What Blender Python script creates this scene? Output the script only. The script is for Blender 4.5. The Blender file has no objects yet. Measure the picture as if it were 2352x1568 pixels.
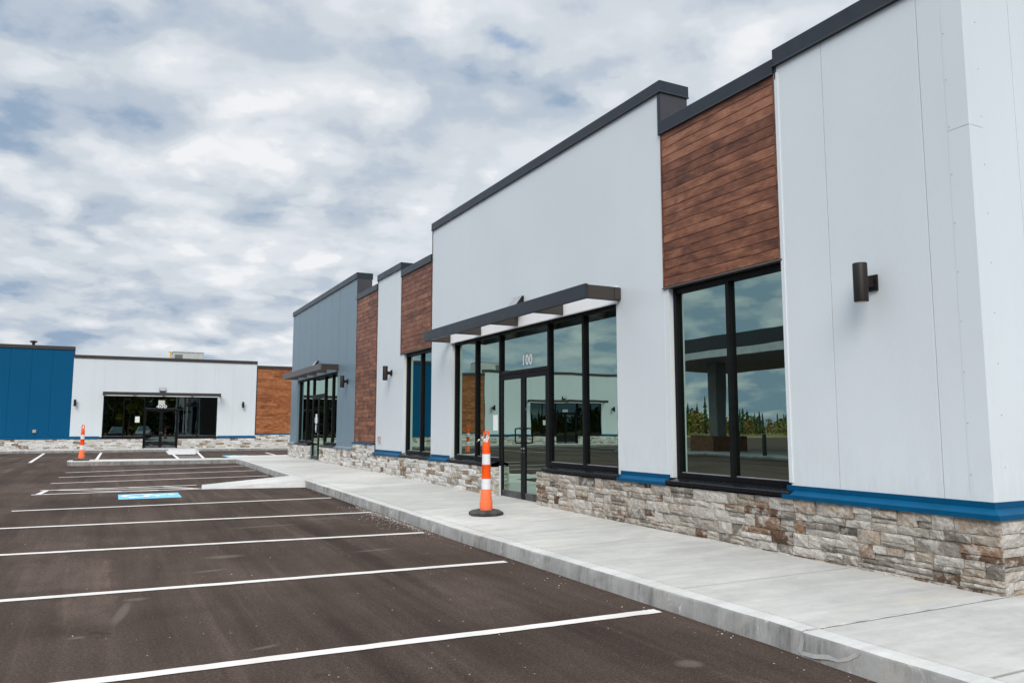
import bpy, bmesh, math, random
from mathutils import Vector
random.seed(7)
SC = bpy.context.scene
COL = SC.collection
rad = math.radians

# ------------------------------------------------------------------ camera
cam = bpy.data.cameras.new("camera")
cam.sensor_width = 36.0
cam.lens = 1779 / 2352 * 36.0
cam.clip_start = 0.05
cam.clip_end = 5000
camo = bpy.data.objects.new("camera", cam)
COL.objects.link(camo)
camo.location = (0, 0, 1.43)
camo.rotation_euler = (rad(90 + 6.26), 0, rad(-27.18))
SC.camera = camo

# ------------------------------------------------------------------ view, sun
SC.view_settings.view_transform = 'Standard'
SC.view_settings.look = 'None'
SC.view_settings.exposure = 0.36
SC.view_settings.gamma = 1.0
try:
    SC.cycles.use_denoising = True
    SC.cycles.max_bounces = 8
    SC.cycles.transparent_max_bounces = 12
except Exception:
    pass

SUN_DIR = Vector((-0.40, -0.66, 0.66)).normalized()      # towards the sun
sun = bpy.data.lights.new("sun", 'SUN')
sun.energy = 2.1
sun.angle = rad(32)
sun.color = (1.0, 0.93, 0.84)
suno = bpy.data.objects.new("sun", sun)
COL.objects.link(suno)
suno.rotation_euler = SUN_DIR.to_track_quat('Z', 'Y').to_euler()
suno.location = (0, 0, 30)


class NT:
    """tiny node-tree helper"""
    def __init__(self, tree):
        self.t = tree
        tree.nodes.clear()

    def n(self, kind, **kw):
        nd = self.t.nodes.new(kind)
        for k, v in kw.items():
            setattr(nd, k, v)
        return nd

    def l(self, a, b):
        self.t.links.new(a, b)

    def val(self, nd, key, v):
        if hasattr(v, 'is_output'):
            self.l(v, nd.inputs[key])
        else:
            nd.inputs[key].default_value = v

    def math(self, op, a, b=None, c=None, clamp=False):
        nd = self.n('ShaderNodeMath', operation=op)
        nd.use_clamp = clamp
        self.val(nd, 0, a)
        if b is not None:
            self.val(nd, 1, b)
        if c is not None:
            self.val(nd, 2, c)
        return nd.outputs[0]

    def vmath(self, op, a, b=None, scale=None):
        nd = self.n('ShaderNodeVectorMath', operation=op)
        self.val(nd, 0, a)
        if b is not None:
            self.val(nd, 1, b)
        if scale is not None:
            self.val(nd, 'Scale', scale)
        return nd.outputs['Value'] if op in ('DOT_PRODUCT', 'LENGTH') else nd.outputs[0]

    def noise(self, vec, scale, detail=5, rough=0.5, dist=0.0, lac=2.0):
        nd = self.n('ShaderNodeTexNoise')
        self.l(vec, nd.inputs['Vector'])
        nd.inputs['Scale'].default_value = scale
        nd.inputs['Detail'].default_value = detail
        nd.inputs['Roughness'].default_value = rough
        nd.inputs['Distortion'].default_value = dist
        nd.inputs['Lacunarity'].default_value = lac
        return nd.outputs['Fac']

    def mapr(self, v, a, b, c=0.0, d=1.0, smooth=False):
        nd = self.n('ShaderNodeMapRange')
        nd.interpolation_type = 'SMOOTHSTEP' if smooth else 'LINEAR'
        self.val(nd, 'Value', v)
        self.val(nd, 'From Min', a)
        self.val(nd, 'From Max', b)
        self.val(nd, 'To Min', c)
        self.val(nd, 'To Max', d)
        return nd.outputs['Result']

    def mix(self, fac, a, b, blend='MIX'):
        nd = self.n('ShaderNodeMix', data_type='RGBA', blend_type=blend)
        self.val(nd, 0, fac)
        for i, v in ((6, a), (7, b)):
            if hasattr(v, 'is_output'):
                self.l(v, nd.inputs[i])
            else:
                nd.inputs[i].default_value = (*v, 1) if len(v) == 3 else v
        return nd.outputs[2]

    def ramp(self, fac, stops, interp='LINEAR'):
        nd = self.n('ShaderNodeValToRGB')
        self.val(nd, 0, fac)
        cr = nd.color_ramp
        cr.interpolation = interp
        while len(cr.elements) < len(stops):
            cr.elements.new(0.5)
        for e, (p, c) in zip(cr.elements, stops):
            e.position = p
            e.color = (*c, 1) if len(c) == 3 else c
        return nd.outputs[0]

    def mapping(self, vec, loc=(0, 0, 0), rot=(0, 0, 0), scale=(1, 1, 1)):
        nd = self.n('ShaderNodeMapping')
        self.l(vec, nd.inputs[0])
        nd.inputs['Location'].default_value = loc
        nd.inputs['Rotation'].default_value = rot
        nd.inputs['Scale'].default_value = scale
        return nd.outputs[0]

    def bump(self, h, strength, dist, normal=None):
        nd = self.n('ShaderNodeBump')
        nd.inputs['Strength'].default_value = strength
        nd.inputs['Distance'].default_value = dist
        self.l(h, nd.inputs['Height'])
        if normal is not None:
            self.l(normal, nd.inputs['Normal'])
        return nd.outputs[0]


# ------------------------------------------------------------------ world: broken cloud deck over a Nishita sky
W = bpy.data.worlds.new("World")
SC.world = W
W.use_nodes = True
w = NT(W.node_tree)
sky = w.n('ShaderNodeTexSky', sky_type='NISHITA')
sky.sun_disc = False
sky.sun_elevation = math.asin(SUN_DIR.z)
sky.sun_rotation = math.atan2(SUN_DIR.x, SUN_DIR.y)
tc = w.n('ShaderNodeTexCoord')
d = tc.outputs['Generated']
sep = w.n('ShaderNodeSeparateXYZ')
w.l(d, sep.inputs[0])
zc = w.math('ADD', w.math('MAXIMUM', sep.outputs[2], 0.0), 0.25)
cmb = w.n('ShaderNodeCombineXYZ')
w.l(w.math('DIVIDE', sep.outputs[0], zc), cmb.inputs[0])
w.l(w.math('DIVIDE', sep.outputs[1], zc), cmb.inputs[1])
cmb.inputs[2].default_value = 0.37
P = w.mapping(cmb.outputs[0], rot=(0, 0, rad(27)), loc=(5.2, 2.4, 0))
big = w.noise(P, 0.8, 2, 0.5)
dens = w.noise(P, 3.1, 9, 0.52, 0.05)
dens2 = w.noise(w.vmath('ADD', P, (0.04, 0.10, 0.03)), 3.1, 6, 0.50, 0.05)
fine = w.noise(P, 9.0, 5, 0.55, 0.2)
relief = w.math('SUBTRACT', dens, dens2)
# rounded puffs: smooth cells on a warped plane
wn = w.n('ShaderNodeTexNoise')
w.l(P, wn.inputs['Vector'])
wn.inputs['Scale'].default_value = 4.0
wn.inputs['Detail'].default_value = 6
Pw = w.vmath('ADD', P, w.vmath('SCALE', w.vmath('SUBTRACT', wn.outputs['Color'], (0.5, 0.5, 0.5)), scale=0.42))
vo = w.n('ShaderNodeTexVoronoi', feature='SMOOTH_F1')
w.l(Pw, vo.inputs['Vector'])
vo.inputs['Scale'].default_value = 5.2
vo.inputs['Smoothness'].default_value = 0.45
puff = w.mapr(vo.outputs['Distance'], 0.05, 0.62, 1.0, 0.0, True)
cover = w.mapr(w.math('ADD', w.math('ADD', w.math('MULTIPLY', dens, 0.62), w.math('MULTIPLY', big, 0.28)), w.math('MULTIPLY', puff, 0.10)), 0.275, 0.35, 0, 1, True)
# brightness of the deck: thin and bright over the shops, heavier to the left and behind
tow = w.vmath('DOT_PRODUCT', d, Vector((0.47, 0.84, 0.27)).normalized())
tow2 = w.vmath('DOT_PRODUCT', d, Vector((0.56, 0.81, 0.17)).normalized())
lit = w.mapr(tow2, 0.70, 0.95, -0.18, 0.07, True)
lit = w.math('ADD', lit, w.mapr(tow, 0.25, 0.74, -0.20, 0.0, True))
sh = w.math('ADD', w.math('MULTIPLY', relief, 1.5), w.math('MULTIPLY', w.math('SUBTRACT', dens, 0.5), 0.62))
sh = w.math('ADD', sh, w.math('MULTIPLY', w.math('SUBTRACT', puff, 0.5), 0.52))
sh = w.math('ADD', sh, w.math('MULTIPLY', w.math('SUBTRACT', fine, 0.5), 0.26))
sh = w.math('ADD', sh, w.math('MULTIPLY', w.math('SUBTRACT', big, 0.5), 0.22))
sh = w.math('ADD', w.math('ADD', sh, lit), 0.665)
ccol = w.ramp(sh, [(0.0, (0.25, 0.34, 0.46)), (0.27, (0.415, 0.475, 0.555)), (0.50, (0.53, 0.575, 0.625)),
                   (0.75, (0.62, 0.655, 0.695)), (1.0, (0.735, 0.75, 0.77))], 'EASE')
ccol = w.vmath('SCALE', ccol, scale=9.3)
# deck brightest overhead, boosted and warmed out of view to light walls and ground
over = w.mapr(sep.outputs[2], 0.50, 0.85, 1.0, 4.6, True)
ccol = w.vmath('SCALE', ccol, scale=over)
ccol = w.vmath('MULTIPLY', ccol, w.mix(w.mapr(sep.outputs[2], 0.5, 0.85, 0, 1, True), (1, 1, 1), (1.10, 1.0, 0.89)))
blue = w.vmath('MULTIPLY', sky.outputs[0], (0.95, 1.15, 1.3))
veil = w.mapr(cover, 0, 1, 0.25, 1.0)
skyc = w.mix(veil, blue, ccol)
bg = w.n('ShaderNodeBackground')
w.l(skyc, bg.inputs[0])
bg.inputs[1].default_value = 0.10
wo = w.n('ShaderNodeOutputWorld')
w.l(bg.outputs[0], wo.inputs[0])


# ------------------------------------------------------------------ materials
def new_mat(name):
    m = bpy.data.materials.new(name)
    m.use_nodes = True
    t = NT(m.node_tree)
    b = t.n('ShaderNodeBsdfPrincipled')
    o = t.n('ShaderNodeOutputMaterial')
    t.l(b.outputs[0], o.inputs[0])
    co = t.n('ShaderNodeTexCoord').outputs['Object']
    return m, t, b, co


def simple(name, col, rough=0.5, spec=0.5, metal=0.0, vary=0.12, nscale=3.0, bump=None):
    m, t, b, co = new_mat(name)
    n = t.noise(co, nscale, 6, 0.6)
    f = t.mapr(n, 0.3, 0.7, 1 - vary, 1 + vary)
    c = t.vmath('SCALE', (0, 0, 0), scale=f)
    t.t.nodes[-1].inputs[0].default_value = col
    nd = c.node
    nd.inputs[0].default_value = col
    t.l(c, b.inputs['Base Color'])
    rn = t.noise(co, nscale * 4, 4, 0.6)
    t.l(t.mapr(rn, 0.3, 0.7, max(0.02, rough - 0.07), min(1, rough + 0.07)), b.inputs['Roughness'])
    b.inputs['Specular IOR Level'].default_value = spec
    b.inputs['Metallic'].default_value = metal
    if bump:
        t.l(t.bump(t.noise(co, bump[0], 5, 0.6), bump[1], bump[2]), b.inputs['Normal'])
    return m


def panel(name, col, axis, rough=0.32, rib=0.022, strength=0.25, spec=1.0):
    """factory-coated metal panel with fine vertical micro-ribs along `axis` (0 = x, 1 = y)"""
    m, t, b, co = new_mat(name)
    s = t.n('ShaderNodeSeparateXYZ')
    t.l(co, s.inputs[0])
    big = t.noise(t.mapping(co, scale=(1, 1, 0.35)), 0.9, 3, 0.5)
    streak = t.noise(t.mapping(co, scale=(7, 7, 0.25)), 1.0, 4, 0.6)
    f = t.math('MULTIPLY', t.mapr(big, 0.3, 0.7, 0.97, 1.025), t.mapr(streak, 0.3, 0.75, 1.002, 0.994))
    dirt = t.math('MULTIPLY', t.mapr(s.outputs[2], 0.85, 1.5, 1, 0, True), t.mapr(t.noise(t.mapping(co, scale=(5, 5, 1.5)), 2, 5, 0.65), 0.45, 0.75, 0, 0.10))
    f = t.math('SUBTRACT', f, dirt)
    c = t.vmath('SCALE', (0, 0, 0), scale=f)
    c.node.inputs[0].default_value = col
    t.l(c, b.inputs['Base Color'])
    b.inputs['Roughness'].default_value = rough
    b.inputs['Specular IOR Level'].default_value = spec
    sn = t.math('SINE', t.math('MULTIPLY', s.outputs[axis], 2 * math.pi / rib))
    oil = t.noise(t.mapping(co, scale=(1, 1, 0.6)), 1.3, 2, 0.5)
    nrm = t.bump(oil, 0.22, 0.03)
    nrm = t.bump(sn, strength, 0.0012, nrm)
    t.l(nrm, b.inputs['Normal'])
    return m


def wood(name, dark, midc, light, axis):
    m, t, b, co = new_mat(name)
    at = t.n('ShaderNodeAttribute', attribute_name='col')
    sc = (14, 2.4, 16) if axis == 1 else (2.4, 14, 16)
    off = t.vmath('SCALE', at.outputs['Color'], scale=37.0)
    p0 = t.vmath('ADD', co, off)
    p = t.mapping(p0, scale=sc)
    g = t.noise(p, 1.0, 7, 0.62, 0.6)
    sc2 = (3, 3.2, 6) if axis == 1 else (3.2, 3, 6)
    blot = t.noise(t.mapping(p0, scale=sc2), 1.0, 4, 0.55, 0.4)
    fineg = t.noise(t.mapping(p0, scale=tuple(q * 5 for q in sc)), 1.0, 3, 0.5)
    f = t.math('ADD', t.math('MULTIPLY', g, 0.46), t.math('MULTIPLY', blot, 0.64))
    f = t.math('ADD', f, t.math('MULTIPLY', t.math('SUBTRACT', fineg, 0.5), 0.34))
    s2 = t.n('ShaderNodeSeparateColor')
    t.l(at.outputs['Color'], s2.inputs[0])
    f = t.math('ADD', f, t.mapr(s2.outputs[0], 0, 1, -0.085, 0.085))
    c = t.ramp(f, [(0.33, dark), (0.56, midc), (0.78, light)])
    t.l(c, b.inputs['Base Color'])
    b.inputs['Roughness'].default_value = 0.5
    b.inputs['Specular IOR Level'].default_value = 0.3
    t.l(t.bump(g, 0.25, 0.004), b.inputs['Normal'])
    return m


def stone_mat():
    m, t, b, co = new_mat("ledge_stone")
    at = t.n('ShaderNodeAttribute', attribute_name='col')
    n1 = t.noise(co, 9, 6, 0.65, 0.5)
    n2 = t.noise(co, 38, 5, 0.6)
    c = t.mix(t.mapr(n1, 0.48, 0.62, 0, 0.62, True), at.outputs['Color'], (0.57, 0.535, 0.485))
    c = t.mix(t.mapr(t.noise(t.vmath('ADD', co, (7, 3, 5)), 7, 6, 0.7, 0.6), 0.56, 0.68, 0, 0.65, True), c, (0.225, 0.197, 0.165))
    f = t.mapr(n2, 0.25, 0.75, 0.78, 1.18)
    c = t.vmath('SCALE', c, scale=f)
    t.l(c, b.inputs['Base Color'])
    b.inputs['Roughness'].default_value = 0.85
    b.inputs['Specular IOR Level'].default_value = 0.25
    nr = t.bump(n1, 1.0, 0.045)
    nr = t.bump(n2, 0.9, 0.010, nr)
    t.l(nr, b.inputs['Normal'])
    return m


def asphalt_mat():
    m, t, b, co = new_mat("asphalt")
    s = t.n('ShaderNodeSeparateXYZ')
    t.l(co, s.inputs[0])
    big = t.noise(co, 0.35, 4, 0.55, 0.4)
    strk = t.noise(t.mapping(co, rot=(0, 0, rad(4)), scale=(3.2, 0.22, 1)), 1.0, 5, 0.6, 0.3)
    mid = t.noise(co, 3.0, 6, 0.65)
    grain = t.noise(co, 120, 4, 0.75)
    coarse = t.noise(co, 42, 4, 0.7)
    f = t.mapr(big, 0.3, 0.7, 0.66, 1.28)
    f = t.math('MULTIPLY', f, t.mapr(strk, 0.3, 0.72, 0.76, 1.30))
    f = t.math('MULTIPLY', f, t.mapr(mid, 0.3, 0.7, 0.93, 1.08))
    f = t.math('MULTIPLY', f, t.mapr(grain, 0.3, 0.7, 0.3, 1.7))
    f = t.math('MULTIPLY', f, t.mapr(coarse, 0.3, 0.7, 0.66, 1.34))

    def patch(x0, x1, y0, y1, amt, soft=0.12):
        wob = t.math('MULTIPLY', t.math('SUBTRACT', t.noise(co, 2.2, 4, 0.6), 0.5), 0.5)
        xx = t.math('ADD', s.outputs[0], wob)
        yy = t.math('ADD', s.outputs[1], wob)
        a = t.math('MULTIPLY', t.mapr(xx, x0, x0 + soft, 0, 1, True), t.mapr(xx, x1 - soft, x1, 1, 0, True))
        c2 = t.math('MULTIPLY', t.mapr(yy, y0, y0 + soft * 1.5, 0, 1, True), t.mapr(yy, y1 - 1.4, y1, 1, 0, True))
        k = t.math('MULTIPLY', t.math('MULTIPLY', a, c2), t.mapr(mid, 0.3, 0.7, 0.55, 1.2))
        return t.math('MULTIPLY', k, amt)
    add = t.math('ADD', patch(-0.36, 0.10, 6.4, 10.2, 0.34, 0.10), patch(-0.75, -0.25, 8.0, 12.5, 0.22))
    add = t.math('ADD', add, patch(2.75, 3.38, 2.2, 4.5, 0.34, 0.03))
    add = t.math('ADD', add, patch(2.5, 3.2, 5.6, 8.6, 0.14))
    # tyre tracks sweeping along the aisle and past the kerb, oily spots
    trk = t.noise(t.mapping(co, rot=(0, 0, rad(-9)), scale=(2.1, 0.10, 1)), 1.0, 3, 0.55, 0.5)
    f = t.math('MULTIPLY', f, t.mapr(trk, 0.52, 0.66, 1.0, 0.74, True))
    trk2 = t.noise(t.mapping(co, loc=(5, 1, 0), rot=(0, 0, rad(14)), scale=(5.5, 0.22, 1)), 1.0, 4, 0.6, 0.6)
    f = t.math('MULTIPLY', f, t.mapr(trk2, 0.56, 0.70, 1.0, 1.26, True))
    oil = t.noise(t.vmath('ADD', co, (11, 4, 0)), 1.7, 4, 0.6, 0.4)
    f = t.math('MULTIPLY', f, t.mapr(oil, 0.66, 0.76, 1.0, 0.62, True))
    f = t.math('MULTIPLY', f, t.math('ADD', add, 1.0))
    c = t.vmath('SCALE', (0, 0, 0), scale=f)
    c.node.inputs[0].default_value = (0.0560, 0.0400, 0.0322)
    # pale grains and chalky scuffs
    vor = t.n('ShaderNodeTexVoronoi', feature='F1')
    t.l(co, vor.inputs['Vector'])
    vor.inputs['Scale'].default_value = 26
    sepc = t.n('ShaderNodeSeparateColor')
    t.l(vor.outputs['Color'], sepc.inputs[0])
    spot = t.math('MULTIPLY', t.math('LESS_THAN', vor.outputs['Distance'], 0.16), t.math('GREATER_THAN', sepc.outputs[0], 0.991))
    c = t.mix(t.math('MULTIPLY', spot, 0.8), c, (0.42, 0.38, 0.35))
    vor2 = t.n('ShaderNodeTexVoronoi', feature='F1')
    t.l(co, vor2.inputs['Vector'])
    vor2.inputs['Scale'].default_value = 95
    sepd = t.n('ShaderNodeSeparateColor')
    t.l(vor2.outputs['Color'], sepd.inputs[0])
    spot2 = t.math('MULTIPLY', t.math('LESS_THAN', vor2.outputs['Distance'], 0.3), t.math('GREATER_THAN', sepd.outputs[0], 0.93))
    c = t.mix(t.math('MULTIPLY', spot2, 0.3), c, (0.30, 0.26, 0.23))
    scf = t.math('MULTIPLY', t.mapr(t.noise(t.mapping(co, scale=(1.6, 4.5, 1)), 1.1, 5, 0.6, 0.3), 0.70, 0.78, 0, 1, True), t.mapr(mid, 0.45, 0.6, 0, 1))
    c = t.mix(t.math('MULTIPLY', scf, 0.35), c, (0.26, 0.235, 0.215))
    for (sx, sy, rx, ry, ang) in ((1.18, 9.25, .20, .10, 0), (0.94, 8.44, .16, .05, 10), (0.96, 5.40, .10, .03, 15), (-0.14, 6.22, .06, .035, 0), (2.8, 8.95, .28, .05, 5),
                                   (3.19, 3.86, .09, .08, -20), (0.14, 6.88, .045, .40, -8), (0.25, 7.35, .10, .06, 0), (2.0, 11.6, .5, .05, 4), (3.0, 12.1, .35, .06, -6), (-0.7, 5.7, .12, .05, 0)):
        mp = t.n('ShaderNodeMapping', vector_type='TEXTURE')
        t.l(co, mp.inputs[0])
        mp.inputs['Location'].default_value = (sx, sy, 0)
        mp.inputs['Rotation'].default_value = (0, 0, rad(ang))
        mp.inputs['Scale'].default_value = (rx, ry, 1)
        sp2 = t.n('ShaderNodeSeparateXYZ')
        t.l(mp.outputs[0], sp2.inputs[0])
        cb2 = t.n('ShaderNodeCombineXYZ')
        t.l(sp2.outputs[0], cb2.inputs[0])
        t.l(sp2.outputs[1], cb2.inputs[1])
        rr = t.math('ADD', t.vmath('LENGTH', cb2.outputs[0]), t.math('MULTIPLY', t.math('SUBTRACT', coarse, 0.5), 1.6))
        k = t.math('MULTIPLY', t.mapr(rr, 0.45, 1.25, 0.34, 0.0, True), t.mapr(grain, 0.35, 0.6, 0.3, 1.0))
        c = t.mix(k, c, (0.22, 0.195, 0.175))
    t.l(c, b.inputs['Base Color'])
    b.inputs['Roughness'].default_value = 0.95
    b.inputs['Specular IOR Level'].default_value = 0.08
    t.l(t.bump(grain, 0.55, 0.006), b.inputs['Normal'])
    return m


def concrete_mat(name, col, grime=0.0, slab=False):
    m, t, b, co = new_mat(name)
    big = t.noise(co, 0.8, 5, 0.6, 0.5)
    sweep = t.noise(t.mapping(co, rot=(0, 0, rad(12)), scale=(1.1, 5.0, 3)), 1.2, 5, 0.6, 0.4)
    mid = t.noise(co, 7, 6, 0.7)
    grain = t.noise(co, 120, 3, 0.6)
    f = t.math('MULTIPLY', t.mapr(big, 0.3, 0.7, 0.88, 1.09), t.mapr(sweep, 0.3, 0.7, 0.87, 1.10))
    f = t.math('MULTIPLY', f, t.mapr(mid, 0.3, 0.7, 0.93, 1.06))
    f = t.math('MULTIPLY', f, t.mapr(grain, 0.3, 0.7, 0.93, 1.07))
    c = t.vmath('SCALE', (0, 0, 0), scale=f)
    c.node.inputs[0].default_value = col
    if slab:
        at = t.n('ShaderNodeAttribute', attribute_name='col')
        sc3 = t.n('ShaderNodeSeparateColor')
        t.l(at.outputs['Color'], sc3.inputs[0])
        c = t.vmath('SCALE', c, scale=t.mapr(sc3.outputs[0], 0, 1, 0.88, 1.08))
    rust = t.mapr(t.noise(t.mapping(co, scale=(1, 1.6, 1)), 0.9, 4, 0.6, 0.6), 0.56, 0.74, 0, 0.45, True)
    c = t.mix(rust, c, (0.46, 0.385, 0.30))
    wet = t.mapr(t.noise(t.mapping(co, loc=(4, 2, 0), rot=(0, 0, rad(8)), scale=(0.9, 2.6, 1)), 1.3, 6, 0.65, 0.8), 0.50, 0.68, 0, 0.32, True)
    c = t.mix(wet, c, (0.29, 0.285, 0.275))
    if grime:
        s = t.n('ShaderNodeSeparateXYZ')
        t.l(co, s.inputs[0])
        st = t.noise(t.mapping(co, scale=(9, 9, 0.9)), 1.0, 6, 0.7)
        bl = t.noise(co, 2.2, 6, 0.7, 0.4)
        k = t.math('MULTIPLY', t.mapr(st, 0.38, 0.62, 0.2, 1), t.mapr(bl, 0.40, 0.60, 0.2, 1))
        c = t.mix(t.math('MULTIPLY', k, grime), c, (0.115, 0.11, 0.105))
        pale = t.mapr(t.noise(t.vmath('ADD', co, (3, 9, 1)), 3.5, 6, 0.7, 0.5), 0.60, 0.70, 0, 0.7, True)
        c = t.mix(pale, c, (0.55, 0.54, 0.52))
    t.l(c, b.inputs['Base Color'])
    b.inputs['Roughness'].default_value = 0.8
    b.inputs['Specular IOR Level'].default_value = 0.3
    t.l(t.bump(grain, 0.25, 0.003, t.bump(mid, 0.15, 0.01)), b.inputs['Normal'])
    return m


def glass_mat(name, tint, refl, through):
    m = bpy.data.materials.new(name)
    m.use_nodes = True
    t = NT(m.node_tree)
    o = t.n('ShaderNodeOutputMaterial')
    co = t.n('ShaderNodeTexCoord').outputs['Object']
    gl = t.n('ShaderNodeBsdfGlossy')
    gl.inputs['Color'].default_value = (*tint, 1)
    gl.inputs['Roughness'].default_value = 0.0
    wv = t.noise(co, 0.9, 2, 0.4)
    t.l(t.bump(wv, 0.12, 0.012), gl.inputs['Normal'])
    tr = t.n('ShaderNodeBsdfTransparent')
    tr.inputs['Color'].default_value = (*through, 1)
    lw = t.n('ShaderNodeFresnel')
    lw.inputs['IOR'].default_value = 1.5
    fac = t.math('ADD', t.math('MULTIPLY', lw.outputs[0], 0.55), refl, clamp=True)
    mx = t.n('ShaderNodeMixShader')
    t.l(fac, mx.inputs[0])
    t.l(tr.outputs[0], mx.inputs[1])
    t.l(gl.outputs[0], mx.inputs[2])
    t.l(mx.outputs[0], o.inputs[0])
    return m


def worn_paint(name, col):
    m, t, b, co = new_mat(name)
    n1 = t.noise(co, 30, 5, 0.7)
    n2 = t.noise(co, 2.5, 4, 0.6)
    gap = t.math('MULTIPLY', t.mapr(n1, 0.60, 0.70, 0, 1), t.mapr(n2, 0.46, 0.64, 0.1, 1))
    f = t.mapr(n2, 0.3, 0.7, 0.90, 1.08)
    c = t.vmath('SCALE', (0, 0, 0), scale=f)
    c.node.inputs[0].default_value = col
    c = t.mix(t.math('MULTIPLY', gap, 0.7), c, (0.075, 0.058, 0.052))
    t.l(c, b.inputs['Base Color'])
    b.inputs['Roughness'].default_value = 0.8
    b.inputs['Specular IOR Level'].default_value = 0.2
    t.l(t.bump(n1, 0.3, 0.004), b.inputs['Normal'])
    return m


def attr_mat(name, rough=0.8, mul=1.0):
    m, t, b, co = new_mat(name)
    at = t.n('ShaderNodeAttribute', attribute_name='col')
    n = t.noise(co, 3, 4, 0.6)
    c = t.vmath('SCALE', at.outputs['Color'], scale=t.mapr(n, 0.3, 0.7, 0.75 * mul, 1.25 * mul))
    t.l(c, b.inputs['Base Color'])
    b.inputs['Roughness'].default_value = rough
    b.inputs['Specular IOR Level'].default_value = 0.2
    return m


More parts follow.
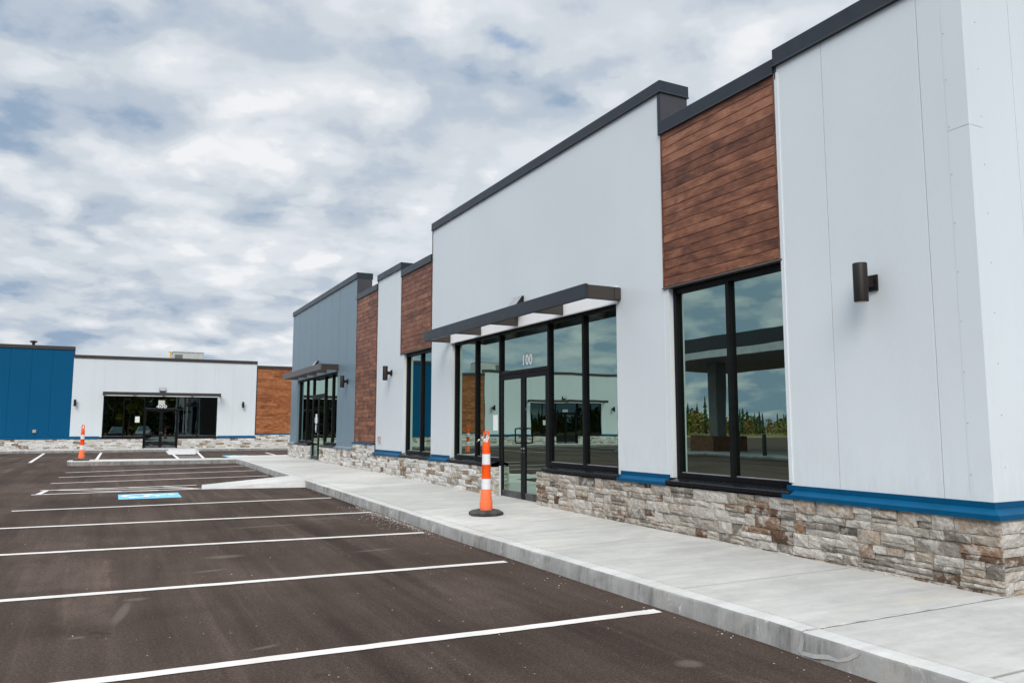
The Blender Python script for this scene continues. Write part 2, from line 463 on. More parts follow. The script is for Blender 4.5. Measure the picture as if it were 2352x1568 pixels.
WHITE = (0.655, 0.70, 0.72)
M = dict(
    white_y=panel("white_panel", WHITE, 1),
    white_x=panel("white_panel_end", WHITE, 0),
    grey_y=panel("slate_grey_panel", (0.150, 0.222, 0.270), 1, 0.38, 0.03, 0.12),
    blue_x=panel("blue_panel", (0.0, 0.078, 0.18), 0, 0.6, 0.03, 0.12, 0.12),
    wood_y=wood("brown_plank", (0.066, 0.026, 0.017), (0.200, 0.079, 0.044), (0.37, 0.168, 0.095), 1),
    wood_x=wood("orange_plank", (0.13, 0.04, 0.016), (0.30, 0.105, 0.038), (0.46, 0.20, 0.085), 0),
    stone=stone_mat(),
    mortar=simple("mortar", (0.10, 0.088, 0.075), 0.95, 0.2),
    blue=simple("blue_flashing", (0.0, 0.068, 0.155), 0.45, 0.12, 0, 0.10, 6),
    greyfl=simple("grey_flashing", (0.17, 0.22, 0.27), 0.35, 0.5),
    coping=simple("charcoal_coping", (0.021, 0.025, 0.032), 0.36, 0.45, 0, 0.15, 2),
    bronze=simple("dark_bronze_coping", (0.043, 0.036, 0.032), 0.5, 0.4, 0, 0.12, 2),
    endcap=simple('dark_end_flashing', (0.050, 0.049, 0.053), 0.45, 0.4),
    cap=simple("warm_grey_metal", (0.115, 0.105, 0.105), 0.45, 0.4),
    frame=simple("black_frame", (0.006, 0.006, 0.007), 0.45, 0.16, 0, 0.2, 4),
    sill=simple("black_sill", (0.006, 0.006, 0.008), 0.25, 0.3, 0, 0.2, 6),
    railm=simple("scuffed_rail", (0.055, 0.055, 0.058), 0.5, 0.5, 0, 0.8, 7),
    lamp=simple("lamp_bronze", (0.013, 0.010, 0.0095), 0.5, 0.25),
    lens=simple("lamp_lens", (0.55, 0.5, 0.38), 0.2, 0.5),
    silver=simple("grey_fitting", (0.30, 0.30, 0.32), 0.45, 0.5),
    screw=simple("screw_head", (0.16, 0.17, 0.18), 0.4, 0.5, 0.6),
    glass=glass_mat("reflective_glass", (0.54, 0.70, 0.61), 0.64, (0.05, 0.06, 0.055)),
    glass_far=glass_mat("dark_glass", (0.34, 0.44, 0.42), 0.34, (0.16, 0.18, 0.17)),
    asphalt=asphalt_mat(),
    walk=concrete_mat("broomed_concrete", (0.44, 0.43, 0.41)),
    slab=concrete_mat("slab_concrete", (0.44, 0.425, 0.398), 0, True),
    newconc=concrete_mat('fresh_concrete', (0.46, 0.45, 0.435)),
    bright=simple('brightening_white', (0.86, 0.86, 0.86), 0.5, 0.4, 0, 0.02),  # whiter than the wall, lightens the strip behind the near canopy
    sealant=simple('joint_sealant', (0.36, 0.345, 0.32), 0.8, 0.2, 0, 0.3, 8),
    curbm=concrete_mat("curb_concrete", (0.34, 0.333, 0.32), 0.85),
    paint=worn_paint("white_road_paint", (0.54, 0.505, 0.475)),
    hcblue=worn_paint("blue_road_paint", (0.165, 0.41, 0.56)),
    orange=simple("orange_plastic", (0.86, 0.088, 0.004), 0.5, 0.25, 0, 0.1, 8),
    faded=simple("faded_orange_plastic", (0.88, 0.175, 0.065), 0.55, 0.25, 0, 0.12, 8),
    band=simple("white_reflective_band", (0.72, 0.72, 0.74), 0.4, 0.5, 0, 0.07, 14),
    rubber=simple("black_rubber", (0.05, 0.048, 0.045), 0.8, 0.3, 0, 0.6, 9, (30, 0.4, 0.01)),
    chain=simple("chain_plastic", (0.6, 0.6, 0.58), 0.5, 0.4, 0, 0.5, 60),
    chaindark=simple("chain_dark", (0.03, 0.03, 0.03), 0.5),
    paper=simple("notice_paper", (0.70, 0.74, 0.66), 0.7, 0.2, 0, 0.05),
    vinyl=simple("white_vinyl", (0.82, 0.83, 0.84), 0.5, 0.3, 0, 0.03),
    sticker=simple("blue_sticker", (0.05, 0.26, 0.50), 0.5, 0.3, 0, 0.2, 40),
    beige=simple("beige_box", (0.36, 0.32, 0.28), 0.5, 0.4),
    interior=simple("dark_interior", (0.055, 0.055, 0.055), 0.9, 0.2),
    roof=simple("roof_membrane", (0.30, 0.30, 0.30), 0.9, 0.2),
    hvac=simple("unit_sheet_metal", (0.46, 0.465, 0.45), 0.5, 0.4),
    hvacdark=simple("unit_grille", (0.16, 0.165, 0.16), 0.6, 0.3),
    gasyellow=simple("yellow_gas_pipe", (0.65, 0.42, 0.05), 0.5, 0.4),
    pebble=attr_mat("pebble", 0.9),
    leaf=attr_mat("foliage", 0.8),
    field=simple("dry_grass_field", (0.16, 0.13, 0.055), 0.95, 0.1, 0, 0.5, 0.12),
    brickcol=simple("brown_brick", (0.17, 0.085, 0.05), 0.8, 0.2, 0, 0.35, 6),
    lightmetal=simple("light_metal", (0.62, 0.63, 0.64), 0.4, 0.5),
    undersid=simple("canopy_soffit", (0.20, 0.20, 0.20), 0.6, 0.3),
    bollard=simple("black_bollard", (0.02, 0.02, 0.02), 0.5, 0.4),
)


# ------------------------------------------------------------------ geometry helpers
NX, FY, SY = 6.11, 48.0, 3.72


def NEAR(s, dd, z): return (NX - dd, s, z)      # long facade facing -x, s runs along y
def FAR(s, dd, z): return (s, FY - dd, z)       # far facade facing -y, s runs along x
def SIDE(s, dd, z): return (s, SY - dd, z)      # end wall facing -y
def ID(x, y, z): return (x, y, z)


class MB:
    def __init__(self, f=ID):
        self.f, self.v, self.fc, self.c, self.st = f, [], [], [], []

    def add(self, vs, fs, col=None):
        o = len(self.v)
        self.st.append((o, len(self.fc)))
        self.v += [self.f(*p) for p in vs]
        self.fc += [tuple(i + o for i in q) for q in fs]
        self.c += [col] * len(fs)
        return self

    def box(self, a0, a1, b0, b1, z0, z1, col=None):
        vs = [(a, b, z) for z in (z0, z1) for b in (b0, b1) for a in (a0, a1)]
        return self.add(vs, [(0, 2, 3, 1), (4, 5, 7, 6), (0, 1, 5, 4), (2, 6, 7, 3), (0, 4, 6, 2), (1, 3, 7, 5)], col)

    def prism(self, prof, s0, s1, miter0=0.0, miter1=0.0, col=None):
        """profile of (d, z) extruded along s; miter*: s shifts by miter*d at that end"""
        n = len(prof)
        vs = [(s0 + miter0 * q[0], q[0], q[1]) for q in prof] + [(s1 + miter1 * q[0], q[0], q[1]) for q in prof]
        fs = [tuple(range(n)), tuple(range(2 * n - 1, n - 1, -1))]
        fs += [(i, n + i, n + (i + 1) % n, (i + 1) % n) for i in range(n)]
        return self.add(vs, fs, col)

    def lathe(self, cx, cy, prof, n=24, cap=True, col=None, sx=1.0, sy=1.0, rot=0.0):
        vs, fs = [], []
        for r, z in prof:
            for k in range(n):
                a = 2 * math.pi * k / n + rot
                vs.append((cx + r * math.cos(a) * sx, cy + r * math.sin(a) * sy, z))
        for j in range(len(prof) - 1):
            for k in range(n):
                fs.append((j * n + k, j * n + (k + 1) % n, (j + 1) * n + (k + 1) % n, (j + 1) * n + k))
        if cap:
            fs.append(tuple(range(n - 1, -1, -1)))
            fs.append(tuple((len(prof) - 1) * n + k for k in range(n)))
        return self.add(vs, fs, col)

    def tube(self, pts, r, n=8, closed=False, col=None):
        pts = [Vector(p) for p in pts]
        m = len(pts)
        vs, fs = [], []
        for i, p in enumerate(pts):
            a = pts[(i - 1) % m] if (closed or i > 0) else p
            b = pts[(i + 1) % m] if (closed or i < m - 1) else p
            t = (b - a).normalized()
            ref = Vector((0, 0, 1)) if abs(t.z) < 0.9 else Vector((1, 0, 0))
            u = t.cross(ref).normalized()
            vv = t.cross(u)
            for k in range(n):
                q = 2 * math.pi * k / n
                vs.append(tuple(p + u * (r * math.cos(q)) + vv * (r * math.sin(q))))
        rng = m if closed else m - 1
        for i in range(rng):
            j = (i + 1) % m
            for k in range(n):
                fs.append((i * n + k, i * n + (k + 1) % n, j * n + (k + 1) % n, j * n + k))
        if not closed:
            fs.append(tuple(range(n)))
            fs.append(tuple((m - 1) * n + k for k in range(n - 1, -1, -1)))
        return self.add(vs, fs, col)

    def build_each(self, name, mat, parent=None, **kw):
        """every added piece becomes an object of its own"""
        st = self.st + [(len(self.v), len(self.fc))]
        out = []
        for (v0, f0), (v1, f1) in zip(st, st[1:]):
            m = MB()
            m.v = self.v[v0:v1]
            m.fc = [tuple(i - v0 for i in q) for q in self.fc[f0:f1]]
            m.c = self.c[f0:f1]
            out.append(m.build(name, mat, parent, **kw))
        return out

    def build(self, name, mat, parent=None, bevel=0.0, smooth=False, seg=2):
        off = Vector((0, 0, 0))
        p = parent
        while p is not None:
            off += p.location
            p = p.parent
        me = bpy.data.meshes.new(name)
        me.from_pydata([tuple(Vector(q) - off) for q in self.v], [], self.fc)
        if any(c is not None for c in self.c):
            at = me.attributes.new('col', 'FLOAT_COLOR', 'FACE')
            for i, c in enumerate(self.c):
                c = c or (0.5, 0.5, 0.5)
                at.data[i].color = (c[0], c[1], c[2], 1)
        bm = bmesh.new()
        bm.from_mesh(me)
        bmesh.ops.recalc_face_normals(bm, faces=bm.faces)
        bm.to_mesh(me)
        bm.free()
        me.materials.append(mat)
        if smooth:
            me.shade_smooth()
            me.set_sharp_from_angle(angle=rad(40))
        o = bpy.data.objects.new(name, me)
        COL.objects.link(o)
        if parent is not None:
            o.parent = parent
        if bevel:
            b = o.modifiers.new('edge', 'BEVEL')
            b.width = bevel
            b.segments = seg
            b.limit_method = 'ANGLE'
            b.angle_limit = rad(35)
        return o


def tag(o, label=None, cat=None, group=None, kind=None):
    if label: o['label'] = label
    if cat: o['category'] = cat
    if group: o['group'] = group
    if kind: o['kind'] = kind
    return o


def empty(name, loc):
    o = bpy.data.objects.new(name, None)
    o.empty_display_size = 0.2
    o.location = loc
    COL.objects.link(o)
    return o


def copy_tree(o, parent=None):
    c = o.copy()
    COL.objects.link(c)
    if parent is not None:
        c.parent = parent
    for ch in [k for k in bpy.data.objects if k.parent == o]:
        copy_tree(ch, c)
    return c


def text_mesh(txt, f, s, dd, z, h, flip, bold=0.0, spacing=1.0, stretch=1.0):
    """white lettering laid on a facade: centred at s, base at z, height h"""
    cu = bpy.data.curves.new('lettering', 'FONT')
    cu.body = txt
    cu.align_x = 'CENTER'
    cu.size = 1.0
    cu.space_character = spacing
    cu.offset = bold
    to = bpy.data.objects.new('lettering', cu)
    COL.objects.link(to)
    me = bpy.data.meshes.new_from_object(to.evaluated_get(bpy.context.evaluated_depsgraph_get()))
    ys = [v.co.y for v in me.vertices]
    k = h / (max(ys) - min(ys))
    y0 = min(ys)
    mb = MB(f)
    sg = -1 if flip else 1
    vs = [(s + sg * v.co.x * k * stretch, dd, z + (v.co.y - y0) * k) for v in me.vertices]
    mb.add(vs, [tuple(p.vertices) for p in me.polygons])
    bpy.data.objects.remove(to)
    bpy.data.meshes.remove(me)
    return mb


# ------------------------------------------------------------------ ground levels
def gz(y):
    if y < 9: return 0.0
    if y < 27: return 0.15 * (y - 9) / 18
    if y < 33: return 0.15
    if y < 46: return 0.15 - 0.06 * (y - 33) / 13
    return 0.09


def wz(x, y):
    """sidewalk level along the near shops"""
    c = gz(y) + 0.15
    k = 0.05 * min(max((y - 4) / 7, 0), 1) * min(max((27 - y) / 8, 0), 1)
    return c + k * min(max((x - 3.95) / 2.1, 0), 1)


ysb = [-60, -10, 0, 3, 9, 12, 15, 18, 21, 24, 27, 30, 33, 37, 41, 46, 52, 70]
xsb = [-60, -30, -12, -6, -3, 0, 3, 5, 8, 14, 30]
mb = MB()
nx = len(xsb)
mb.add([(x, y, gz(y)) for y in ysb for x in xsb],
       [(j * nx + i, j * nx + i + 1, (j + 1) * nx + i + 1, (j + 1) * nx + i) for j in range(len(ysb) - 1) for i in range(nx - 1)])
tag(mb.build('parking_lot', M['asphalt']), kind='structure')
mb = MB()
mb.add([(-2500, -2500, -0.12), (2500, -2500, -0.12), (2500, 2500, -0.12), (-2500, 2500, -0.12)], [(0, 1, 2, 3)])
tag(mb.build('ground', M['field']), kind='structure')

# ------------------------------------------------------------------ sidewalk slabs and curb along the near shops


def edge_x(y):
    pts = [(-8, 3.92), (3.6, 3.92), (3.72, 3.945), (40, 3.95)]
    for (y0, x0), (y1, x1) in zip(pts, pts[1:]):
        if y <= y1:
            return x0 + (x1 - x0) * (y - y0) / (y1 - y0)
    return 3.95


joints = [-5.5, -3.4, -1.2, 0.6, 2.56, 3.66, 5.03, 7.35, 9.35, 11.3, 13.3, 15.3, 17.3, 19.4, 21.3, 23.3, 25.3, 27.2, 29.1, 30.7]
mb = MB()
g = 0.012
for j0, j1 in zip(joints, joints[1:]):
    n = 6 if j0 < 4 else 2
    ys = [j0 + g + (j1 - j0 - 2 * g) * k / n for k in range(n + 1)]
    cols = [(0.15, 3.0), (3.0 + 2 * g, 9.2)] if j0 < 3.6 else [(0.15, 2.62)]
    for c0, c1 in cols:
        vs, fs = [], []
        for y in ys:
            ex = edge_x(y)
            x0 = ex + c0 + g
            x1 = ex + c1 - g if j0 < 3.6 else 6.6
            if j0 < 3.6:
                x1 = max(x1, 6.6) if c0 < 1 else 14
                x0 = x0 if c0 < 1 else 6.6 + 2 * g
            for zz in (0, -0.1):
                vs += [(x0, y, wz(x0, y) + zz), (x1, y, wz(x1, y) + zz)]
        m4 = 4
        for k in range(len(ys) - 1):
            a, b = k * m4, (k + 1) * m4
            fs += [(a, a + 1, b + 1, b), (a + 2, b + 2, b + 3, a + 3), (a, b, b + 2, a + 2), (a + 1, a + 3, b + 3, b + 1)]
        e = (len(ys) - 1) * m4
        fs += [(0, 2, 3, 1), (e, e + 1, e + 3, e + 2)]
        k_ = random.random()
        mb.add(vs, fs, (k_, k_, k_))
tag(mb.build('sidewalk', M['slab'], bevel=0.006), kind='structure')
# bedding that closes the joints
mb = MB()
vs, fs = [], []
yb = [-5.5, -2, 1, 2, 2.75, 3.25, 3.67, 4.2, 9, 15, 21, 27, 30.7]
for y in yb:
    ex = edge_x(y)
    vs += [(ex + 0.05, y, wz(ex, y) - 0.014), (14, y, wz(ex, y) - 0.014)]
fs = [(2 * k, 2 * k + 1, 2 * k + 3, 2 * k + 2) for k in range(len(yb) - 1)]
mb.add(vs, fs)
tag(mb.build('sidewalk_bedding', M['mortar']), kind='structure')
# curb, cast in lengths
mb = MB()
mbt = MB()
cj = [-5.5, -2.4, 0.6, 3.66, 8.5, 13.3, 18.1, 22.9, 27.7, 30.7]
for a, b in zip(cj, cj[1:]):
    n = max(2, int((b - a) / 0.3))
    vs, fs = [], []
    for k in range(n + 1):
        y = a + 0.004 + (b - a - 0.008) * k / n
        ex = edge_x(y)
        t = wz(ex, y)
        bt = gz(y) - 0.06
        # slightly uneven arris
        jx, jz = random.uniform(-0.004, 0.004), random.uniform(-0.003, 0.003)
        vs += [(ex - 0.02 + jx, y, bt), (ex + jx, y, t - 0.022 + jz), (ex + 0.008 + jx, y, t - 0.006 + jz), (ex + 0.024, y, t), (ex + 0.148, y, t + 0.001), (ex + 0.148, y, bt)]
    for k in range(n):
        p, q = k * 6, (k + 1) * 6
        fs += [(p + i, q + i, q + (i + 1) % 6, p + (i + 1) % 6) for i in range(6)]
    e = n * 6
    fs += [tuple(range(5, -1, -1)), tuple(e + i for i in range(6))]
    mb.add(vs, fs)
    # repaired mortar at each joint
cu = mb.build('curb', M['curbm'], smooth=True)
cu.data.materials.append(M['walk'])
for pl in cu.data.polygons:
    if pl.normal.z > 0.75:
        pl.material_index = 1
tag(cu, kind='structure')
mb = MB()
def curb_face(y, z):
    return edge_x(y) - 0.02 * (0.128 - min(z, 0.128)) / 0.188 - 0.0035


for pts, wd in (([(3.66, 0.146), (3.655, 0.10), (3.66, 0.055), (3.68, 0.02)], 0.020), ([(3.66, 0.02), (3.55, 0.028), (3.44, 0.05), (3.37, 0.047), (3.30, 0.075), (3.24, 0.115), (3.22, 0.142)], 0.011)):
    vs = []
    for i, (y0, z0) in enumerate(pts):
        r = wd * random.uniform(.7, 1.25)
        y1, z1 = pts[min(i + 1, len(pts) - 1)]
        yp, zp = pts[max(i - 1, 0)]
        L = math.hypot(y1 - yp, z1 - zp)
        ny, nz = -(z1 - zp) / L * r, (y1 - yp) / L * r
        vs += [(curb_face(y0 + ny, z0 + nz), y0 + ny, z0 + nz), (curb_face(y0 - ny, z0 - nz), y0 - ny, z0 - nz)]
    mb.add(vs, [(2 * k, 2 * k + 1, 2 * k + 3, 2 * k + 2) for k in range(len(pts) - 1)])
tag(mb.build('curb_patch', M['walk']), kind='structure')
mb = MB()
n = 26
vs, fs = [], []
for k in range(n + 1):
    x = 3.98 + 2.15 * k / n
    hw = random.uniform(0.012, 0.017)
    vs += [(x, 3.66 - hw + random.uniform(-.003, .003), wz(x, 3.66) + 0.0025), (x, 3.66 + hw, wz(x, 3.66) + 0.0025)]
mb.add(vs, [(2 * k, 2 * k + 2, 2 * k + 3, 2 * k + 1) for k in range(n)])
tag(mb.build('joint_sealant', M['sealant']), kind='structure')

# kerbed island that closes the row of stalls
mb = MB()


def loop_slab(mb, pts, z0f, z1f, chamf=0.015):
    n = len(pts)
    cx = sum(p[0] for p in pts) / n
    cy = sum(p[1] for p in pts) / n
    vs = [(x, y, z0f(x, y)) for x, y in pts] + [(x, y, z1f(x, y) - chamf) for x, y in pts]
    ins = []
    for x, y in pts:
        dx, dy = cx - x, cy - y
        ins.append((x + chamf * (1 if dx > 0 else -1), y + chamf * (1 if dy > 0 else -1)))
    vs += [(x, y, z1f(x, y)) for x, y in ins]
    fs = [(i, (i + 1) % n, n + (i + 1) % n, n + i) for i in range(n)]
    fs += [(n + i, n + (i + 1) % n, 2 * n + (i + 1) % n, 2 * n + i) for i in range(n)]
    fs += [tuple(2 * n + i for i in range(n))]
    mb.add(vs, fs)


isl = [(3.93, 28.95), (3.93, 30.2), (-0.9, 30.75), (-1.18, 30.55), (-1.28, 30.1), (-1.24, 29.55), (-1.0, 29.25), (1.2, 29.1)]
loop_slab(mb, isl, lambda x, y: 0.08, lambda x, y: 0.296)
isl_o = mb.build('island', M['walk'])
isl_o.data.materials.append(M['curbm'])
for pl in isl_o.data.polygons:
    if pl.normal.z < 0.5:
        pl.material_index = 1
tag(isl_o, kind='structure')
# sidewalk past the corner of the grey shop
mb = MB()
loop_slab(mb, [(3.95, 30.71), (14, 30.71), (14, 32.2), (4.6, 32.2), (3.95, 31.4)], lambda x, y: 0.08, lambda x, y: 0.30)
tag(mb.build('sidewalk_end', M['walk']), kind='structure')
# far sidewalk
mb = MB()
for a, b in zip(range(-24, 14, 2), range(-22, 16, 2)):
    mb.box(a + 0.004, b - 0.004, 46.0, 48.2, 0.0, 0.215)
o = mb.build('far_sidewalk', M['walk'], bevel=0.015)
o.data.materials.append(M['curbm'])
for pl in o.data.polygons:
    if pl.normal.z < 0.5:
        pl.material_index = 1
tag(o, kind='structure')


# ------------------------------------------------------------------ painted markings and ramps
def paint(mb, pts, lift=0.004):
    vs = [(x, y, gz(y) + lift) for x, y in pts]
    mb.add(vs, [tuple(range(len(pts)))])


def line(x0, y0, x1, y1, wd=0.112, lift=0.005, mb=None):
    mb = mb or MB()
    n = max(2, int(math.hypot(x1 - x0, y1 - y0) / 0.12))
    L = math.hypot(x1 - x0, y1 - y0)
    px, py = -(y1 - y0) / L * wd / 2, (x1 - x0) / L * wd / 2
    vs, fs = [], []
    wob = 0
    for k in range(n + 1):
        t = k / n
        wob = wob * 0.94 + random.uniform(-0.0035, 0.0035)
        x, y = x0 + (x1 - x0) * t, y0 + (y1 - y0) * t + wob
        e0, e1 = 1 + random.uniform(-.07, .07), 1 + random.uniform(-.07, .07)
        vs += [(x + px * e0, y + py * e0, gz(y + py) + lift), (x - px * e1, y - py * e1, gz(y - py) + lift)]
    fs = [(2 * k, 2 * k + 2, 2 * k + 3, 2 * k + 1) for k in range(n)]
    mb.add(vs, fs)
    return mb


stalls = [(3.86, 5.03, -1.38, 5.18), (3.80, 7.54, -1.40, 7.80), (3.81, 10.02, -1.38, 10.45), (3.85, 12.57, -1.40, 12.90),
          (3.86, 15.21, -1.39, 15.23), (3.83, 21.88, -1.21, 21.32), (3.87, 24.27, -1.16, 23.40), (3.88, 26.75, -1.10, 25.38)]
for a in stalls:
    tag(line(*a).build('parking_line', M['paint']), kind='structure', group='white stall lines')
for a in [(-2.53, 32.6, -2.95, 45.6), (-0.47, 33.9, -0.42, 45.3), (6.55, 34.4, 7.0, 41.0), (-6.6, 33.0, -7.3, 45.6), (-10.6, 33.0, -11.6, 45.6), (-14.6, 33.0, -15.8, 45.6)]:
    tag(line(*a, wd=0.11).build('parking_line', M['paint']), kind='structure', group='white stall lines')
mb = MB()
line(1.80, 18.36, -1.36, 18.28, 0.11, 0.005, mb)
line(1.80, 19.42, -1.28, 19.28, 0.11, 0.005, mb)
line(-1.24, 18.34, -1.16, 19.22, 0.1, 0.0065, mb)
for k in range(4):
    x = -1.0 + k * 0.70
    line(x, 19.28, min(x + 1.25, 1.75), 18.42, 0.09, 0.0058, mb)
tag(mb.build('hatched_aisle', M['paint']), kind='structure')
mb = MB()
line(2.45, 34.3, 2.78, 44.6, 0.11, 0.004, mb)
line(3.40, 34.3, 4.08, 44.6, 0.11, 0.004, mb)
for k in range(5):
    line(2.52 + k * 0.02, 34.6 + k * 0.75, 3.42 + k * 0.03, 35.1 + k * 0.75, 0.11, 0.0048, mb)
tag(mb.build('hatched_aisle', M['paint']), kind='structure')


def badge(x0, x1, y0, y1, up):
    """blue accessible-parking panel with the white wheelchair symbol; `up` = world axis the symbol's head points along"""
    mb = MB()
    n = 4
    for k in range(n):
        ya, yb2 = y0 + (y1 - y0) * k / n, y0 + (y1 - y0) * (k + 1) / n
        mb.add([(x0, ya, gz(ya) + .004), (x1, ya, gz(ya) + .004), (x1, yb2, gz(yb2) + .004), (x0, yb2, gz(yb2) + .004)], [(0, 1, 2, 3)])
    p = mb.build('accessible_symbol', M['hcblue'])
    tag(p, kind='structure')

    def f(a, b, z):
        if up == 'x':
            x, y = x0 + (x1 - x0) * b, y1 - (y1 - y0) * a
        else:
            x, y = x0 + (x1 - x0) * a, y0 + (y1 - y0) * b
        return (x, y, gz(y) + 0.008 + z)
    s = MB(f)
    n = 16
    s.add([(0.42 + 0.065 * math.cos(2 * math.pi * k / n), 0.86 + 0.065 * math.sin(2 * math.pi * k / n), 0) for k in range(n)], [tuple(range(n))])

    def bar(ax, ay, bx, by, wd, lift):
        L = math.hypot(bx - ax, by - ay)
        px, py = -(by - ay) / L * wd / 2, (bx - ax) / L * wd / 2
        s.add([(ax + px, ay + py, lift), (bx + px, by + py, lift), (bx - px, by - py, lift), (ax - px, ay - py, lift)], [(0, 1, 2, 3)])
    bar(0.42, 0.78, 0.45, 0.44, 0.085, 0.0005)
    bar(0.41, 0.63, 0.64, 0.63, 0.06, 0.0010)
    bar(0.42, 0.45, 0.68, 0.45, 0.085, 0.0015)
    bar(0.66, 0.47, 0.76, 0.18, 0.08, 0.0020)
    bar(0.74, 0.20, 0.85, 0.22, 0.07, 0.0025)
    vs, fs = [], []
    n = 24
    for k in range(n + 1):
        a = rad(115 + 245 * k / n)
        for r in (0.21, 0.285):
            vs.append((0.44 + r * math.cos(a), 0.33 + r * math.sin(a), 0.003))
    fs = [(2 * k, 2 * k + 1, 2 * k + 3, 2 * k + 2) for k in range(n)]
    s.add(vs, fs)
    s.build('wheelchair_mark', M['vinyl'], p)


badge(0.176, 1.28, 16.55, 17.62, 'x')
badge(4.45, 5.55, 35.0, 37.3, 'y')
# concrete ramps up to the sidewalks
mb = MB()
zt0, zt1 = wz(3.95, 17.95), wz(3.95, 19.5)
vs = [(1.80, 18.28, gz(18.28) + .006), (1.92, 19.45, gz(19.45) + .006), (3.945, 19.55, zt1 + .002), (3.945, 17.95, zt0 + .002),
      (1.80, 18.2, gz(18.2) - .05), (1.92, 19.55, gz(19.5) - .05), (3.945, 19.95, gz(19.95) - .05), (3.945, 17.80, gz(17.8) - .05)]
mb.add(vs, [(0, 1, 2, 3), (0, 3, 7, 4), (1, 5, 6, 2), (0, 4, 5, 1), (2, 6, 7, 3)])
tag(mb.build('ramp', M['newconc']), kind='structure')
mb = MB()
vs = [(2.45, 40.2, gz(40.2) + .006), (3.6, 40.2, gz(40.2) + .006), (4.15, 46.0, .217), (2.80, 46.0, .217),
      (2.38, 40.1, .05), (3.72, 40.1, .05), (4.40, 46.0, .05), (2.6, 46.0, .05)]
mb.add(vs, [(0, 1, 2, 3), (0, 4, 5, 1), (1, 5, 6, 2), (0, 3, 7, 4)])
tag(mb.build('ramp', M['newconc']), kind='structure')

# ------------------------------------------------------------------ facade builders (shared by both buildings)
STONE_COLS = [((0.49, 0.452, 0.405), 30), ((0.41, 0.365, 0.312), 22), ((0.31, 0.275, 0.23), 16), ((0.37, 0.30, 0.23), 12), ((0.20, 0.175, 0.145), 9),
              ((0.12, 0.070, 0.043), 7), ((0.23, 0.145, 0.092), 6), ((0.11, 0.10, 0.085), 4)]


PALE_COLS = [((0.66, 0.64, 0.61), 46), ((0.55, 0.52, 0.48), 24), ((0.42, 0.37, 0.31), 9), ((0.27, 0.19, 0.13), 7), ((0.16, 0.10, 0.065), 4), ((0.30, 0.28, 0.25), 5)]


def stone_col(warm=False):
    if warm:
        r = random.uniform(0, sum(wt for _, wt in PALE_COLS))
        for c, wt in PALE_COLS:
            r -= wt
            if r <= 0:
                break
        k = random.uniform(0.92, 1.08)
        return tuple(q * k for q in c)
    tot = sum(wt for _, wt in STONE_COLS)
    r = random.uniform(0, tot)
    for c, wt in STONE_COLS:
        r -= wt
        if r <= 0:
            k = random.uniform(0.88, 1.12)
            if warm:
                c = (c[0] * 1.22, c[1] * 1.19, c[2] * 1.15)
            return tuple(q * k for q in c)
    return STONE_COLS[0][0]


def stones(mb, s0, s1, z0, z1, dbase, detail=2, warm=False, lmul=1.0):
    """irregular ledgestone, laid from the top down"""
    z = z1
    while z > z0 + 0.03:
        h = random.choice((0.075, 0.09, 0.105, 0.125))
        zb = max(z - h, z0)
        if zb - z0 < 0.05:
            zb = z0
        s = s0 - random.uniform(0, 0.02)
        while s < s1:
            L = random.uniform(0.13, 0.42) * lmul
            e = s + L
            if s1 - e < 0.12:
                e = s1
            e = min(e, s1)
            r = random.random()
            cells = []
            hh = z - zb
            if r < 0.36 and hh > 0.08:
                k = random.uniform(0.35, 0.62)
                zm = zb + hh * k
                sp = s + (e - s) * random.uniform(0.35, 0.65)
                if random.random() < 0.4 and e - s > 0.24:
                    cells = [(s, sp, zm, z), (sp, e, zm, z), (s, e, zb, zm)]
                else:
                    cells = [(s, e, zm, z), (s, e, zb, zm)]
            elif r < 0.52 and e - s > 0.3:
                sp = s + (e - s) * random.uniform(0.4, 0.6)
                cells = [(s, sp, zb, z), (sp, e, zb + hh * 0.45, z), (sp, e, zb, zb + hh * 0.45)]
            else:
                cells = [(s, e, zb, z)]
            for a, b, c, dz in cells:
                one_stone(mb, max(a, s0), b, c, dz, dbase, detail, warm)
            s = e
        z = zb


def one_stone(mb, a, b, c, dz, dbase, detail, warm):
    g = 0.0022
    a += g; b -= g; c += g; dz -= g
    if b - a < 0.01 or dz - c < 0.008:
        return
    pr = dbase + random.uniform(-0.009, 0.011)
    nu = max(2, min(6, int((b - a) / 0.06))) if detail > 1 else 2
    nv = 3 if (detail > 1 and dz - c > 0.07) else 2
    tilt, tilz = random.uniform(-.006, .006), random.uniform(-.005, .005)
    vs, fs = [], []
    for j in range(nv + 1):
        for i in range(nu + 1):
            u, v = i / nu, j / nv
            edge = (i in (0, nu)) or (j in (0, nv))
            dd = pr + tilt * (u - .5) * 2 + tilz * (v - .5) * 2 + random.uniform(-.004, .004) - (0.006 if edge else -0.002)
            js = random.uniform(-.0025, .0025) if (i in (0, nu)) else random.uniform(-.01, .01)
            jz = random.uniform(-.002, .002) if (j in (0, nv)) else random.uniform(-.006, .006)
            vs.append((a + (b - a) * u + js, dd, c + (dz - c) * v + jz))
    w_ = nu + 1
    fs = [(j * w_ + i, j * w_ + i + 1, (j + 1) * w_ + i + 1, (j + 1) * w_ + i) for j in range(nv) for i in range(nu)]
    ring = [i for i in range(nu + 1)] + [j * w_ + nu for j in range(1, nv + 1)] + [nv * w_ + i for i in range(nu - 1, -1, -1)] + [j * w_ for j in range(nv - 1, 0, -1)]
    o = len(vs)
    vs += [(vs[r][0], dbase - 0.035, vs[r][2]) for r in ring]
    m = len(ring)
    fs += [(ring[k], ring[(k + 1) % m], o + (k + 1) % m, o + k) for k in range(m)]
    mb.add(vs, fs, stone_col(warm))


